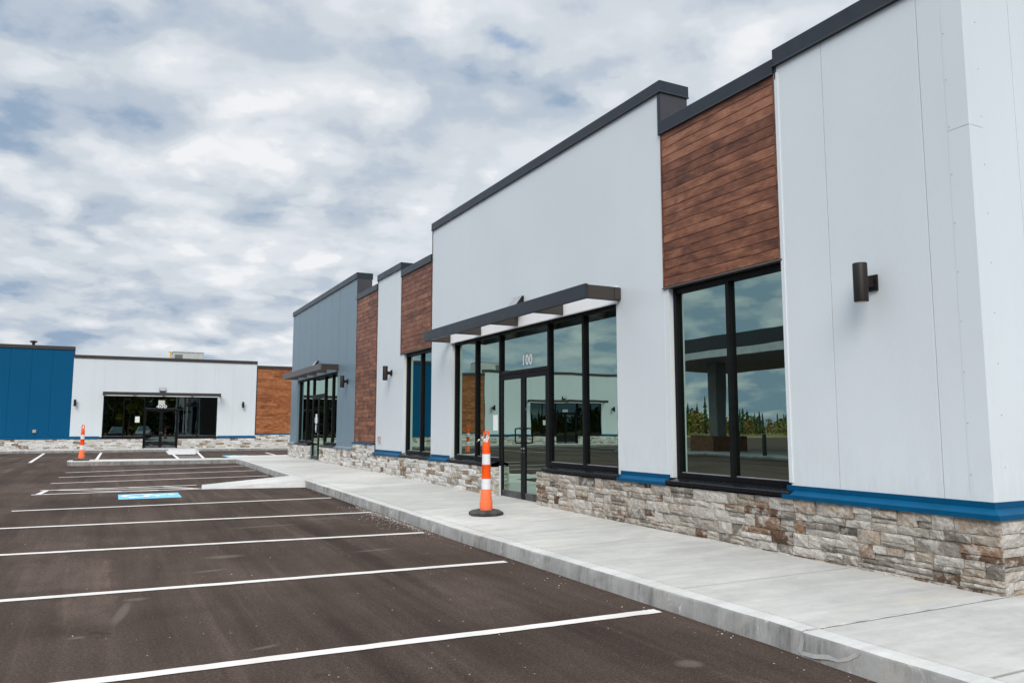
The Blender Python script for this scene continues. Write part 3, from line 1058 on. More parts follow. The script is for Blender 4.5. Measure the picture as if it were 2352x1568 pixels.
def wall_panels(f, s0, s1, z0, z1, gap, width=1.03, start=None, thick=0.2, face=0.012, back=None):
    """metal skin in vertical panels over a solid core"""
    mb = MB(f)
    mb.box(s0, s1, -thick, -face, z0, z1)
    s = s0
    e = start if start is not None else s0 + width
    while s < s1 - 1e-4:
        e = min(e, s1)
        if s1 - e < 0.12:
            e = s1
        mb.box(s + (gap if s > s0 else 0), e - (gap if e < s1 else 0), -face, 0.0, z0, z1)
        s, e = e, e + width
    return mb


def planks(f, s0, s1, z0, z1, dd, h=0.112, blen=None):
    mb = MB(f)
    z = z0
    k = 0
    while z < z1 - 0.01:
        zt = min(z + h, z1)
        s = s0
        while s < s1 - 0.01:
            L = (blen * random.uniform(0.6, 1.3)) if blen else 99
            e = min(s + L, s1)
            if s1 - e < 0.15:
                e = s1
            c = (random.random(), random.random(), random.random())
            sg = 0.0015 if e < s1 else 0
            mb.box(s + (0.0015 if s > s0 else 0), e - sg, dd - 0.018, dd + random.uniform(-.0012, .0012), z + 0.003, zt - 0.003, c)
            s = e
        z = zt
        k += 1
    return mb


def trim_profile(zt, zn, dw=0.0, dn=0.075):
    """flashing: upstand on the wall, slope out, drip nose"""
    t = 0.006
    return [(dw + t, zt), (dw + t, zt - 0.05), (dn, zn + 0.045), (dn + t, zn + 0.04), (dn + t, zn), (dn, zn), (dn - .004, zn + 0.036), (dw - .002, zt - 0.056), (dw - .002, zt)]


def coping(mb, s0, s1, z0, z1, depth=0.44, proud=0.03, e0=0.02, e1=0.02):
    """parapet cap with drip edge"""
    mb.box(s0 - e0, s1 + e1, -depth - proud, proud, z0, z1)
    mb.box(s0 - e0 - 0.006, s1 + e1 + 0.006, -depth - proud - 0.006, proud + 0.006, z0 - 0.012, z0 + 0.004)


def storefront(root, f, s0, s1, mulls, door, zs, zh, zg, flip, glass, sill_d=0.078, sill_mat=None, sticker=False, detail=True):
    """black aluminium shopfront: frame, panes, sills; returns the frame part. door = (a, b) span of the pair of doors"""
    fd0, fd1 = -0.165, -0.07       # back and front of frame, behind the wall face
    gd = -0.125
    fw = 0.055
    mb = MB(f)
    edges = [s0] + mulls + [s1]
    # verticals
    zb_of = {}
    for e in edges:
        zb = zg if (abs(e - door[0]) < .02 or abs(e - door[1]) < .02) else zs
        a, b = e - fw / 2, e + fw / 2
        if e == s0: a, b = s0, s0 + fw
        if e == s1: a, b = s1 - fw, s1
        mb.box(a, b, fd0, fd1, zb, zh)
    spans = []
    for e0, e1 in zip(edges, edges[1:]):
        a = e0 + (fw if e0 == s0 else fw / 2)
        b = e1 - (fw if e1 == s1 else fw / 2)
        isd = abs(e0 - door[0]) < .02
        mb.box(a, b, fd0, fd1 - 0.002, zh - 0.06, zh)                # head
        if isd:
            mb.box(a, b, fd0, fd1 - 0.002, zg + 2.14, zg + 2.20)     # transom bar
            spans.append((a, b, zg + 2.20, zh - 0.06))
        else:
            mb.box(a, b, fd0, fd1 - 0.002, zs, zs + 0.06)
            spans.append((a, b, zs + 0.06, zh - 0.06))
    fr = mb.build('storefront', M['frame'], root, bevel=0.003 if detail else 0)
    for a, b, c, e in spans:
        p = MB(f)
        p.box(a + 0.001, b - 0.001, gd - 0.008, gd + 0.006, c + .001, e - .001)
        p.build('pane', glass, fr)
    if detail:
        gk = MB(f)
        for a, b, c, e in spans:
            gk.box(a, b, gd + 0.008, gd + 0.014, c, c + 0.010)
        gk.build_each('glazing_bead', M['silver'], fr)
    # sills either side of the doors
    sm = sill_mat or M['sill']
    prof = [(-0.07, zs + 0.0), (-0.07, zs - 0.015), (sill_d - 0.012, zs - 0.047), (sill_d - 0.012, zs - 0.082), (sill_d, zs - 0.082), (sill_d, zs - 0.040), (sill_d - 0.006, zs - 0.032)]
    for a, b in ((s0 - 0.10, door[0] - 0.03), (door[1] + 0.03, s1 + 0.04)):
        sl = MB(f)
        sl.prism(prof, a, b)
        sl.build('sill', sm, fr)
    # two door leaves
    a, b = door[0] + fw / 2, door[1] - fw / 2
    mid = (a + b) / 2
    for k, (da, db) in enumerate(((a + .004, mid - .003), (mid + .003, b - .004))):
        dm = MB(f)
        st = 0.075
        z0, z1 = zg + 0.012, zg + 2.136
        dm.box(da, da + st, -0.125, -0.078, z0, z1)
        dm.box(db - st, db, -0.125, -0.078, z0, z1)
        dm.box(da + st, db - st, -0.125, -0.080, z1 - 0.085, z1)
        dr = None
        dm2 = MB(f)
        dm2.box(da + st, db - st, -0.125, -0.080, z0, z0 + 0.115)
        dr = dm.build('door', M['frame'], root, bevel=0.003 if detail else 0)
        dm2.build('kick_rail', M['railm'], dr, bevel=0.003 if detail else 0)
        p = MB(f)
        p.box(da + st + .001, db - st - .001, -0.108, -0.096, z0 + .116, z1 - .086)
        p.build('pane', glass, dr)
        hs = (db - 0.035) if k == 0 else (da + 0.035)
        outer = -1 if k == 0 else 1
        h = MB(f)
        so = hs + outer * 0.0
        zlo, zhi, out = zg + 0.95, zg + 1.20, 0.0
        ho = hs + outer * 0.055
        pts = [(hs, -0.08, zhi), (hs, -0.015, zhi), (hs + outer * .004, 0.0, zhi - .006), (hs + outer * .075, 0.0, zhi - .006), (hs + outer * .088, 0.0, zhi - .02),
               (hs + outer * .088, 0.0, zlo + .02), (hs + outer * .075, 0.0, zlo + .006), (hs + outer * .004, 0.0, zlo + .006), (hs, -0.015, zlo), (hs, -0.08, zlo)]
        h.tube(pts, 0.0125, 8)
        h.build('handle', M['frame'], dr, smooth=True)
        if detail:
            lk = MB(f)
            lk.tube([(hs, -0.08, zg + 0.86), (hs, -0.07, zg + 0.86)], 0.018, 12)
            lk.tube([(hs, -0.08, zg + 0.80), (hs, -0.074, zg + 0.80)], 0.008, 8)
            lk.build_each('lock_cylinder', M['silver'], dr, smooth=True)
    th = MB(f)
    th.box(a, b, -0.16, -0.05, zg - 0.03, zg + 0.010)
    th.build('threshold', M['silver'], fr)
    return fr


def window(root, f, s0, s1, mull, zs, zh, glass, sill_d=0.078):
    fd0, fd1, gd, fw = -0.165, -0.07, -0.125, 0.055
    mb = MB(f)
    mb.box(s0, s0 + fw, fd0, fd1, zs, zh)
    mb.box(s1 - fw, s1, fd0, fd1, zs, zh)
    mb.box(mull - fw / 2, mull + fw / 2, fd0, fd1, zs, zh)
    sp = [(s0 + fw, mull - fw / 2), (mull + fw / 2, s1 - fw)]
    for a, b in sp:
        mb.box(a, b, fd0, fd1 - .002, zs, zs + .06)
        mb.box(a, b, fd0, fd1 - .002, zh - .06, zh)
    w_ = mb.build('window', M['frame'], root, bevel=0.003)
    gk = MB(f)
    for a, b in sp:
        p = MB(f)
        p.box(a + .001, b - .001, gd - .008, gd + .006, zs + .061, zh - .061)
        p.build('pane', glass, w_)
        gk.box(a, b, gd + .008, gd + .014, zs + .06, zs + .070)
    gk.build_each('glazing_bead', M['silver'], w_)
    prof = [(-0.07, zs), (-0.07, zs - .015), (sill_d - .012, zs - .047), (sill_d - .012, zs - .082), (sill_d, zs - .082), (sill_d, zs - .040), (sill_d - .006, zs - .032)]
    sl = MB(f)
    sl.prism(prof, s0 - 0.06, s1 + 0.05)
    sl.build('sill', M['sill'], w_)
    return w_


def entrance_canopy(root, f, s0, s1, z0, z1, out, mat, n=5, flash=None):
    """open metal canopy: front fascia, end plates and rafters back to the wall"""
    t = 0.05
    mb = MB(f)
    mb.box(s0, s1, out - t, out, z0, z1)
    c = mb.build('entrance_canopy', mat, root, bevel=0.004)
    for k in range(n):
        s = s0 + (s1 - s0 - t) * k / (n - 1)
        r = MB(f)
        r.box(s, s + t, 0.012, out - t - 0.002, z0 + 0.004, z1 - 0.012)
        r.build('rafter', M['bronze'], c)
    r = MB(f)
    r.box(s0 + .06, s1 - .06, 0.0, 0.022, z0 - 0.022, z0 - 0.002)
    r.build('head_flashing', flash or M['white_y'], c)
    r = MB(f)
    r.box(s0 + .06, s1 - .06, 0.0, 0.011, z0 - 0.002, z1 + 0.02)
    r.build('added_backing', flash or M['bright'], c)  # added board; the bright white makes its wall strip look more lit
    for s in (s0 - 0.012, s1):
        r = MB(f)
        r.box(s, s + 0.012, 0.0, 0.10, z0 + 0.02, z1 - 0.02)
        r.build('fixing_plate', M['bronze'], c)
    return c


# ------------------------------------------------------------------ near shops
shop = empty('shop_building', (NX, SY, 0))
tag(shop, 'long near shop building in white panels, brown planks and slate grey over stone', 'building')
zs, zh = 0.812, 3.135
# white wall nearest the camera
wp = wall_panels(NEAR, SY + 0.185, 5.74, 0.78, 5.27, 0.003, 1.03, 4.125)
a_wall = wp.build('wall_panel', M['white_y'], shop, bevel=0.0015)
ct = MB(NEAR)
ct.box(SY - 0.0015, SY + 0.185, -0.012, 0.0025, 0.78, 3.884)
ct.box(SY - 0.0015, SY + 0.185, -0.012, 0.0025, 3.887, 5.27)
ct2 = MB(SIDE)
for z0, z1 in ((0.78, 3.884), (3.887, 5.27)):
    ct2.box(NX + 0.012, NX + 0.185, -0.012, 0.0025, z0, z1)
ct.v += ct2.v
o0 = len(ct.fc)
ct.fc += [tuple(i + 16 for i in q) for q in ct2.fc]
ct.c += ct2.c
ct.build('corner_trim', M['white_x'], shop, bevel=0.0012)
sc_ = MB(NEAR)
for k in range(11):
    z = 1.05 + k * 0.41
    sc_.lathe(0, 0, [(0.004, 0), (0.004, 0.003), (0.002, 0.005)], 8)
    base = len(sc_.v) - 24
    for i in range(24):
        x, y, zz = sc_.v[base + i]
        lx, ly, lz = NX - x, y, zz      # undo NEAR
        # (s=ly-like) re-lay flat on the wall
        a = 2 * math.pi * (i % 8) / 8
        r = (0.003, 0.003, 0.0015)[i // 8]
        dd = (0.0025, 0.0065, 0.0085)[i // 8]
        sc_.v[base + i] = NEAR(SY + 0.168 + r * math.cos(a), dd, z + r * math.sin(a))
for k in range(11):
    z = 1.05 + k * 0.41
    sc_.lathe(0, 0, [(0.004, 0), (0.004, 0.003), (0.002, 0.005)], 8)
    base = len(sc_.v) - 24
    for i in range(24):
        a = 2 * math.pi * (i % 8) / 8
        r = (0.003, 0.003, 0.0015)[i // 8]
        dd = (0.0025, 0.0065, 0.0085)[i // 8]
        sc_.v[base + i] = SIDE(NX + 0.165 + r * math.cos(a), dd, z + 0.06 + r * math.sin(a))
sc_.build_each('screw', M['screw'], shop)
sw = wall_panels(SIDE, NX + 0.185, 20.0, 0.78, 5.27, 0.003, 1.03, NX + 0.66)
sw.build('end_wall', M['white_x'], shop, bevel=0.0015)
# pier trims and jambs either side of bay B etc.
for (a, b, zt) in ((7.70, 8.75, 5.75), (14.62, 15.72, 5.75)):
    pass
tw = MB(NEAR)
for (a, b, z0, z1) in ((7.70, 8.75, 0.78, 5.74), (14.62, 15.72, 0.78, 5.74)):
    tw.box(a, b, -0.2, -0.0, z0, z1)
tw.box(8.75, 14.62, -0.2, -0.0, zh, 5.74)
tw.build('wall_panel', M['white_y'], shop)
ew = MB(NEAR)
ew.box(17.56, 17.80, -0.2, 0.0, 0.78, 3.14)
ew.box(17.80, 19.66, -0.2, 0.0, 0.78, 5.27)
ew.build('wall_panel', M['white_y'], shop)
# brown plank bays
for (a, b, z0, z1, bl) in ((5.765, 7.70, 3.165, 5.17, None), (15.755, 17.77, 3.165, 5.06, None), (19.70, 21.63, 1.005, 5.05, 0.8)):
    bk = MB(NEAR)
    bk.box(a, b, -0.2, -0.014, z0 - 0.02, z1)
    cl = planks(NEAR, a + 0.022, b - 0.022, z0 + 0.005, z1, 0.006, blen=bl)
    w_ = cl.build('wood_cladding', M['wood_y'], shop, bevel=0.002, seg=1)
    bk.build('backing', M['bronze'], w_)
    ed = MB(NEAR)
    ed.box(a, a + 0.02, -0.014, 0.014, z0, z1)
    ed.box(b - 0.02, b, -0.014, 0.014, z0, z1)
    ed.build_each('edge_trim', M['wood_y'], w_)
    dp = MB(NEAR)
    dp.box(a - 0.02, b + 0.015, -0.06, 0.022, z0 - 0.018, z0 - 0.002)
    dp.build('drip_edge', M['cap'], w_)
# white trim strip beside the near plank bay
st = MB(NEAR)
st.box(5.715, 5.762, -0.10, 0.012, 0.87, 5.17)
st.build_each('edge_trim', M['white_y'], shop, bevel=0.002)
# jamb liners that show in the reveals
jm = MB(NEAR)
for a, b, z0, z1 in ((7.615, 7.70, zs, 3.14), (14.60, 14.62, zs, zh), (17.54, 17.56, zs, 3.14)):
    jm.box(a, b, -0.13, -0.002, z0, z1)
jm.build_each('jamb_liner', M['white_y'], shop)
# slate grey end unit
gp = MB(NEAR)
gs0, gs1, gdA, gdB = 21.66, 30.58, 23.66, 29.45


def grey_span(a, b, z0, z1):
    s = 21.66
    e = 22.62
    while s < 30.58:
        e = min(e, 30.58)
        if 30.58 - e < 0.2: e = 30.58
        u, v = max(a, s), min(b, e)
        if v - u > 0.01:
            gp.box(u + (0.026 if u > s - 1e-6 and u > 21.7 else 0), v, -0.022, 0.0, z0, z1)
        s, e = e, e + 0.96


gp.box(21.66, gdA, -0.2, -0.022, 0.80, 5.70)
gp.box(gdB, 30.58, -0.2, -0.022, 0.80, 5.70)
gp.box(gdA, gdB, -0.2, -0.022, 3.13, 5.70)
grey_span(21.66, gdA, 0.80, 5.70)
grey_span(gdB, 30.58, 0.80, 5.70)
grey_span(gdA, gdB, 3.13, 5.70)
gp.build('wall_panel', M['grey_y'], shop, bevel=0.004)
o = MB()
o.box(6.31, 20, 30.38, 30.58, 0.3, 5.70)
o.box(6.13, 20, 30.581, 30.60, 0.3, 5.70)
o.build('end_wall', M['bronze'], shop)
# parapet caps and the exposed ends of the higher parapets
for (a, b, z0, z1, e0, e1, mt) in ((SY - 0.02, 5.74, 5.25, 5.43, 0.02, 0.02, 'coping'), (5.765, 7.68, 5.17, 5.335, 0.0, 0.04, 'coping'),
                                  (7.70, 15.72, 5.74, 5.89, 0.03, 0.03, 'coping'), (15.755, 17.775, 5.06, 5.215, 0.0, 0.0, 'coping'),
                                  (17.80, 19.66, 5.27, 5.42, 0.02, 0.02, 'coping'), (19.69, 21.63, 5.05, 5.20, 0.0, 0.0, 'coping'), (21.66, 30.58, 5.70, 5.86, 0.02, 0.04, 'coping')):
    mb = MB(NEAR)
    coping(mb, a, b, z0, z1, 0.42, 0.03, e0, e1)
    mb.build('parapet_coping', M[mt], shop, bevel=0.004)
pb = MB(NEAR)
for (a, b, z1) in ((7.72, 15.70, 5.74), (17.82, 19.64, 5.27), (21.68, 30.38, 5.70), (5.78, 7.66, 5.17), (15.77, 17.76, 5.06), (19.70, 21.62, 5.05), (SY + .2, 5.72, 5.25)):
    pb.box(a, b, -0.41, -0.201, 4.6, z1 - 0.001)
pb.build_each('parapet_back', M['cap'], shop)
ef = MB(NEAR)
for (s, z0, z1, sg) in ((7.70, 5.17, 5.74, -1), (15.72, 5.06, 5.74, 1), (21.66, 5.05, 5.70, -1), (17.80, 5.06, 5.27, -1), (19.66, 5.05, 5.27, 1), (5.74, 5.1, 5.25, 1)):
    a, b = (s - 0.016, s - 0.001) if sg < 0 else (s + 0.001, s + 0.016)
    ef.box(a, b, -0.43, 0.012, z0, z1)
ef.build_each('end_flashing', M['endcap'], shop)
cr = MB(NEAR)
cr.box(7.69, 7.745, 0.002, 0.016, 5.17, 5.74)
cr.build('corner_flashing', M['coping'], shop)
# roof, floor and back of the shops
rf = MB()
rf.box(6.53, 20, 3.92, 30.38, 4.55, 4.6)
rf.build('roof', M['roof'], shop)
inn = MB()
inn.box(6.32, 20, 3.93, 30.37, 0.1, 0.16)
inn.box(12, 12.1, 3.93, 30.37, 0.16, 4.5)
inn.box(6.32, 12, 15.7, 15.8, 0.16, 4.5)
inn.box(6.32, 12, 7.6, 7.7, 0.16, 4.5)
inn.box(6.32, 12, 21.6, 21.7, 0.16, 4.5)
inn.build_each('interior_wall', M['interior'], shop)
# stone base
core = MB(NEAR)
segs = [(SY - 0.0, 10.94, 0.10, 0.715), (12.50, 19.66, 0.12, 0.715), (19.66, 21.62, 0.15, 0.955), (21.62, 25.56, 0.15, 0.775), (27.22, 30.64, 0.2, 0.775)]
for a, b, z0, z1 in segs:
    core.box(a + 0.03, b - 0.01, -0.19, 0.034, z0, z1 - 0.002)
core_o = core.build_each('base_core', M['mortar'], shop)
stn = MB(NEAR)
for i, (a, b, z0, z1) in enumerate(segs):
    stones(stn, a - (0.062 if i == 0 else 0), b, z0, z1, 0.062, 2 if a < 20 else 1, a > 12)
# returns at the doorways and corner
sd = MB(SIDE)
stones(sd, NX - 0.03, 7.4, 0.10, 0.715, 0.062, 2)
stn.fc += [tuple(i + len(stn.v) for i in q) for q in sd.fc]
stn.v += sd.v
stn.c += sd.c
for (s, sg, z0, z1) in ((10.94, 1, 0.12, 0.715), (12.50, -1, 0.12, 0.715), (25.56, 1, 0.2, 0.775), (27.22, -1, 0.2, 0.775), (30.64, 1, 0.2, 0.775)):
    def RET(a, dd, z, s=s, sg=sg): return (NX - a, s + sg * (dd - 0.05), z)
    r_ = MB(RET)
    lim = -0.045 if s < 30 else -0.3
    stones(r_, lim, 0.055, z0, z1, 0.055, 1, True, 0.5)
    stn.fc += [tuple(i + len(stn.v) for i in q) for q in r_.fc]
    stn.v += r_.v
    stn.c += r_.c
stn.build('stone_base', M['stone'], shop)
sc2 = MB(SIDE)
sc2.box(NX - 0.03, 20, -0.19, 0.034, 0.1, 0.714)
sc2.build_each('base_core', M['mortar'], shop)
# white reveals below sill level at the doorways
rv = MB(NEAR)
rv.box(12.485, 12.50, -0.10, -0.045, 0.16, 0.735)
rv.box(10.94, 10.955, -0.10, -0.045, 0.16, 0.735)
rv.build_each('door_reveal', M['white_y'], shop)
rv = MB(NEAR)
rv.box(27.205, 27.22, -0.12, -0.03, 0.25, 0.80)
rv.box(25.56, 25.575, -0.12, -0.03, 0.25, 0.80)
rv.build_each('door_reveal', M['greyfl'], shop)
# blue base flashing
pf = trim_profile(0.845, 0.715)
for a, b, m0, m1 in ((SY, 5.80, -1.0, 0), (7.66, 8.69, 0, 0), (14.66, 15.69, 0, 0), (17.58, 19.68, 0, 0)):
    mb = MB(NEAR)
    mb.prism(pf, a, b, m0, m1)
    mb.build('base_flashing', M['blue'], shop)
mb = MB(SIDE)
mb.prism(pf, NX, 20.0, -1.0, 0)
mb.build('base_flashing', M['blue'], shop)
mb = MB(NEAR)
mb.prism(trim_profile(1.0, 0.955, 0.0, 0.062)[0:1] + [(0.075, 0.985), (0.075, 0.952), (0.068, 0.952), (0.066, 0.978), (-.002, 1.0)], 19.69, 21.66)
mb.build('base_flashing', M['blue'], shop)
pg = trim_profile(0.90, 0.775)
for a, b in ((21.66, 23.62), (29.49, 30.66)):
    mb = MB(NEAR)
    mb.prism(pg, a, b)
    mb.build('base_flashing', M['greyfl'], shop)
# glazing
window(shop, NEAR, 5.765, 7.615, 6.66, zs, 3.135, M['glass'])
window(shop, NEAR, 15.75, 17.54, 16.56, zs, 3.135, M['glass'])
sf = storefront(shop, NEAR, 8.755, 14.60, [9.73, 10.77, 12.53, 13.57], (10.77, 12.53), zs, 3.135, 0.20, True, M['glass'])
text_mesh("100", NEAR, 11.56, -0.1155, 2.47, 0.175, True, 0.028, 1.12).build('unit_number', M['vinyl'], sf)
sk = MB(NEAR)
sk.box(11.555, 11.60, -0.0955, -0.094, 1.70, 1.745)
sk.build('sticker', M['sticker'], sf)
storefront(shop, NEAR, 23.72, 29.40, [24.55, 25.53, 27.22, 28.2], (25.53, 27.22), 0.865, 3.13, 0.315, True, M['glass'], detail=True)
hd = MB(NEAR)
hd.box(8.755, 14.60, -0.2, -0.068, zh - 0.004, zh + 0.02)
hd.box(23.68, 29.43, -0.2, -0.068, 3.127, 3.15)
hd.build_each('head_soffit', M['frame'], shop)
entrance_canopy(shop, NEAR, 8.645, 14.70, 3.135, 3.335, 0.575, M['coping'])
entrance_canopy(shop, NEAR, 23.58, 29.36, 3.15, 3.345, 0.575, M['cap'], flash=M['greyfl'])


# ------------------------------------------------------------------ fittings on the walls
def wall_lamp_near(s, label):
    o = empty('wall_lamp', NEAR(s, 0, 2.72))
    b = MB()
    cx = NX - 0.168
    b.lathe(cx, s, [(0.058, 2.545), (0.0625, 2.55), (0.0625, 2.89), (0.058, 2.896), (0.05, 2.896), (0.05, 2.87)], 28)
    b.build('lamp_body', M['lamp'], o, smooth=True)
    a = MB(NEAR)
    a.box(s - 0.026, s + 0.026, 0.012, 0.115, 2.685, 2.765)
    a.build('arm', M['lamp'], o, bevel=0.003)
    p = MB(NEAR)
    p.box(s - 0.055, s + 0.055, 0.0005, 0.02, 2.655, 2.80)
    p.build('wall_plate', M['lamp'], o, bevel=0.003)
    l = MB()
    l.lathe(cx, s, [(0.046, 2.538), (0.046, 2.5445)], 20)
    l.build('lens', M['lens'], o)
    tag(o, label, 'wall lamp', 'cylindrical wall lamps')
    return o


LG = 'cylindrical wall lamps'
lamp0 = wall_lamp_near(4.69, 'dark bronze cylinder lamp on the big white wall at the near corner of the building')


def lamp_copy(loc, rz, label):
    c = copy_tree(lamp0)
    c.location = loc
    c.rotation_euler = (0, 0, rz)
    c['label'] = label
    return c


lamp_copy(NEAR(18.43, 0, 2.74), 0, 'dark cylinder lamp on the narrow white wall between two brown plank bays')
lamp_copy(NEAR(22.47, 0, 2.74), 0, 'dark cylinder lamp on the slate grey wall beside the brown planks')
lamp_copy(FAR(-1.83, 0, 2.70), rad(90), 'small dark lamp on the far white wall, beside the blue wall')
lamp_copy(FAR(6.80, 0, 2.70), rad(90), 'small dark lamp on the far white wall, beside the orange planks')
lamp_copy(FAR(-10.7, 0, 2.70), rad(90), 'dark cylinder lamp on the far left white unit, beside brown planks')
lamp_copy(FAR(-20.6, 0, 2.70), rad(90), 'dark cylinder lamp at the outer end of the far left white unit')


def wedge_light(s, z0, mat, label):
    """wedge-shaped emergency light above a canopy"""
    o = empty('emergency_light', NEAR(s, 0, z0))
    b = MB(NEAR)
    w2 = 0.165
    b.prism([(0.0005, z0), (0.0005, z0 + 0.225), (0.03, z0 + 0.225), (0.17, z0 + 0.04), (0.17, z0)], s - w2, s + w2)
    b.build('housing', M['lamp'], o, bevel=0.004)
    c = MB(NEAR)
    c.add([(s - w2 + .01, 0.036, z0 + 0.2195), (s + w2 - .01, 0.036, z0 + 0.2195), (s + w2 - .01, 0.168, z0 + 0.0455), (s - w2 + .01, 0.168, z0 + 0.0455),
           (s - w2 + .01, 0.034, z0 + 0.213), (s + w2 - .01, 0.034, z0 + 0.213), (s + w2 - .01, 0.164, z0 + 0.041), (s - w2 + .01, 0.164, z0 + 0.041)],
          [(0, 1, 2, 3), (4, 7, 6, 5), (0, 4, 5, 1), (1, 5, 6, 2), (2, 6, 7, 3), (3, 7, 4, 0)])
    c.build('front_cover', mat, o)
    tag(o, label, 'light', 'emergency lights above the entrances')
    return o


wl = wedge_light(11.62, 3.41, M['silver'], 'grey wedge light on the white wall, peeping over the nearest entrance canopy')
c = copy_tree(wl); c.location = NEAR(26.4, 0, 3.42); c['label'] = 'wedge light on the slate grey wall above the canopy of the grey unit'
c = copy_tree(wl); c.location = FAR(2.45, 0, 3.385); c.rotation_euler = (0, 0, rad(90)); c['label'] = 'small grey wedge light on the far white wall above the door numbered 400'
c = copy_tree(wl); c.location = FAR(-16.4, 0, 3.385); c.rotation_euler = (0, 0, rad(90)); c['label'] = 'wedge light on the far left white unit above its canopy'


def outlet(f, s, z, w_, h, label):
    o = empty('outlet_box', f(s, 0, z))
    b = MB(f)
    b.box(s - w_ / 2, s + w_ / 2, 0.0005, 0.045, z - h / 2, z + h / 2)
    b.build('box_body', M['beige'], o, bevel=0.006)
    l = MB(f)
    l.box(s - w_ / 2 + .008, s + w_ / 2 - .008, 0.046, 0.06, z - h / 2 + .008, z + h / 2 - .008)
    l.build('cover', M['beige'], o, bevel=0.006)
    tag(o, label, 'outlet box')
    return o


outlet(NEAR, 19.27, 1.11, 0.11, 0.15, 'small beige outlet box low on the narrow white wall beside the brown planks')
outlet(FAR, -3.62, 1.18, 0.17, 0.17, 'small pale outlet box low on the far blue wall')


def notice(f, s, dd, z, w_, h, label, mat='paper'):
    m = MB(f)
    m.box(s - w_ / 2, s + w_ / 2, dd, dd + 0.002, z - h / 2, z + h / 2)
    return tag(m.build('paper_notice', M[mat], None), label, 'notice', 'paper notices on the shop glass')


notice(NEAR, 12.78, -0.117, 1.50, 0.20, 0.28, 'white paper notice on the glass left of the near door pair', 'vinyl')
notice(NEAR, 26.72, -0.094, 1.55, 0.21, 0.62, 'tall white paper notice on the glass door of the grey unit', 'vinyl')
notice(FAR, 2.44, -0.1175, 2.775, 0.34, 0.25, 'pale green paper notice above the white number 400')
notice(FAR, 1.24, -0.117, 1.82, 0.23, 0.33, 'pale paper notice on the far window left of the doors')
notice(FAR, -14.9, -0.117, 1.75, 0.22, 0.32, 'pale paper notice on the glass of the far left unit')

# ------------------------------------------------------------------ far block across the lot
far = empty('retail_block', (-2.0, FY, 0))
tag(far, 'far low shop building with blue, white and orange plank walls across the parking lot', 'building')
zf = 0.215
fzs, fzh = 0.845, 3.13
wp = wall_panels(FAR, -7.9, -2.0, 0.86, 5.57, 0.006, 0.955, -6.81)
wp.build('wall_panel', M['blue_x'], far, bevel=0.003)
for (a, b, o0, o1) in ((-2.0, 7.53, -0.48, 5.40), (-21.0, -10.15, -19.55, -13.67)):
    wm = MB(FAR)
    def whitespan(u, v, z0, z1):
        s = a
        while s < b - .01:
            e = min(s + 1.03, b)
            p, q = max(u, s), min(v, e)
            if q - p > .01:
                wm.box(p + (.0025 if p > a else 0), q - (.0025 if q < b else 0), -.012, 0, z0, z1)
            s = e
        wm.box(u, v, -.2, -.012, z0, z1)
    whitespan(a, o0, 0.86, 5.15)
    whitespan(o1, b, 0.86, 5.15)
    whitespan(o0, o1, fzh, 5.15)
    wm.build('wall_panel', M['white_x'], far)
for (a, b) in ((7.56, 14.0), (-10.12, -7.93)):
    bk = MB(FAR)
    bk.box(a, b, -0.2, -0.014, 0.98, 4.9)
    cl = planks(FAR, a + .02, b - .02, 1.02, 4.9, 0.006, 0.112, 1.1)
    w_ = cl.build('wood_cladding', M['wood_x'], far)
    bk.build('backing', M['bronze'], w_)
    ed = MB(FAR)
    ed.box(a, a + .02, -.014, .014, 1.0, 4.9)
    ed.box(b - .02, b, -.014, .014, 1.0, 4.9)
    ed.build_each('edge_trim', M['bronze'], w_)
for (a, b, z0, z1) in ((-7.9, -2.0, 5.56, 5.73), (-1.96, 7.53, 5.14, 5.30), (7.57, 14, 4.89, 5.05), (-10.11, -7.94, 4.89, 5.05), (-21.0, -10.15, 5.14, 5.30)):
    mb = MB(FAR)
    coping(mb, a, b, z0, z1, 0.42, 0.035, 0.03, 0.03)
    mb.build('parapet_coping', M['bronze'], far, bevel=0.004)
ef = MB(FAR)
ef.box(-1.998, -1.975, -0.43, 0.02, 5.15, 5.56)
ef.box(7.535, 7.555, -0.43, 0.02, 4.89, 5.14)
ef.build_each('end_flashing', M['bronze'], far)
body = MB()
body.box(-20.8, 13.9, 48.43, 66, 4.4, 4.45)
body.build('roof', M['roof'], far)
body = MB()
body.box(-21.0, -20.8, 48.2, 66, 0.1, 5.15)
body.box(13.8, 14.0, 48.2, 66, 0.1, 4.9)
body.box(-20.8, 13.8, 65.8, 66, 0.1, 5.0)
body.build_each('outer_wall', M['white_x'], far)
pb = MB(FAR)
for a, b, z1 in ((-7.88, -2.02, 5.55), (-1.95, 7.5, 5.13), (7.58, 13.9, 4.88), (-10.1, -7.95, 4.88), (-20.98, -10.17, 5.13)):
    pb.box(a, b, -.41, -.201, 4.4, z1)
pb.build_each('parapet_back', M['bronze'], far)
inn = MB()
inn.box(-20.8, 13.8, 48.21, 58, 0.12, 0.20)
inn.box(-20.8, 13.8, 54, 54.1, 0.2, 4.4)
for x in (-10.1, -2.0, 7.5):
    inn.box(x - .05, x + .05, 48.21, 54, 0.2, 4.4)
inn.build_each('interior_wall', M['interior'], far)
core = MB(FAR)
fst = MB(FAR)
for a, b, z1 in ((-21.0, -17.55, 0.75), (-15.79, -10.15, 0.75), (-10.15, -7.92, 0.955), (-7.92, 1.555, 0.75), (3.345, 7.53, 0.75), (7.53, 14.0, 0.955)):
    core.box(a, b, -.19, .034, 0.1, z1 - .002)
    stones(fst, a, b, 0.16, z1, 0.062, 1, True, 1.25)
core.build_each('base_core', M['mortar'], far)
fst.build('stone_base', M['stone'], far)
pf = trim_profile(0.90, 0.76)
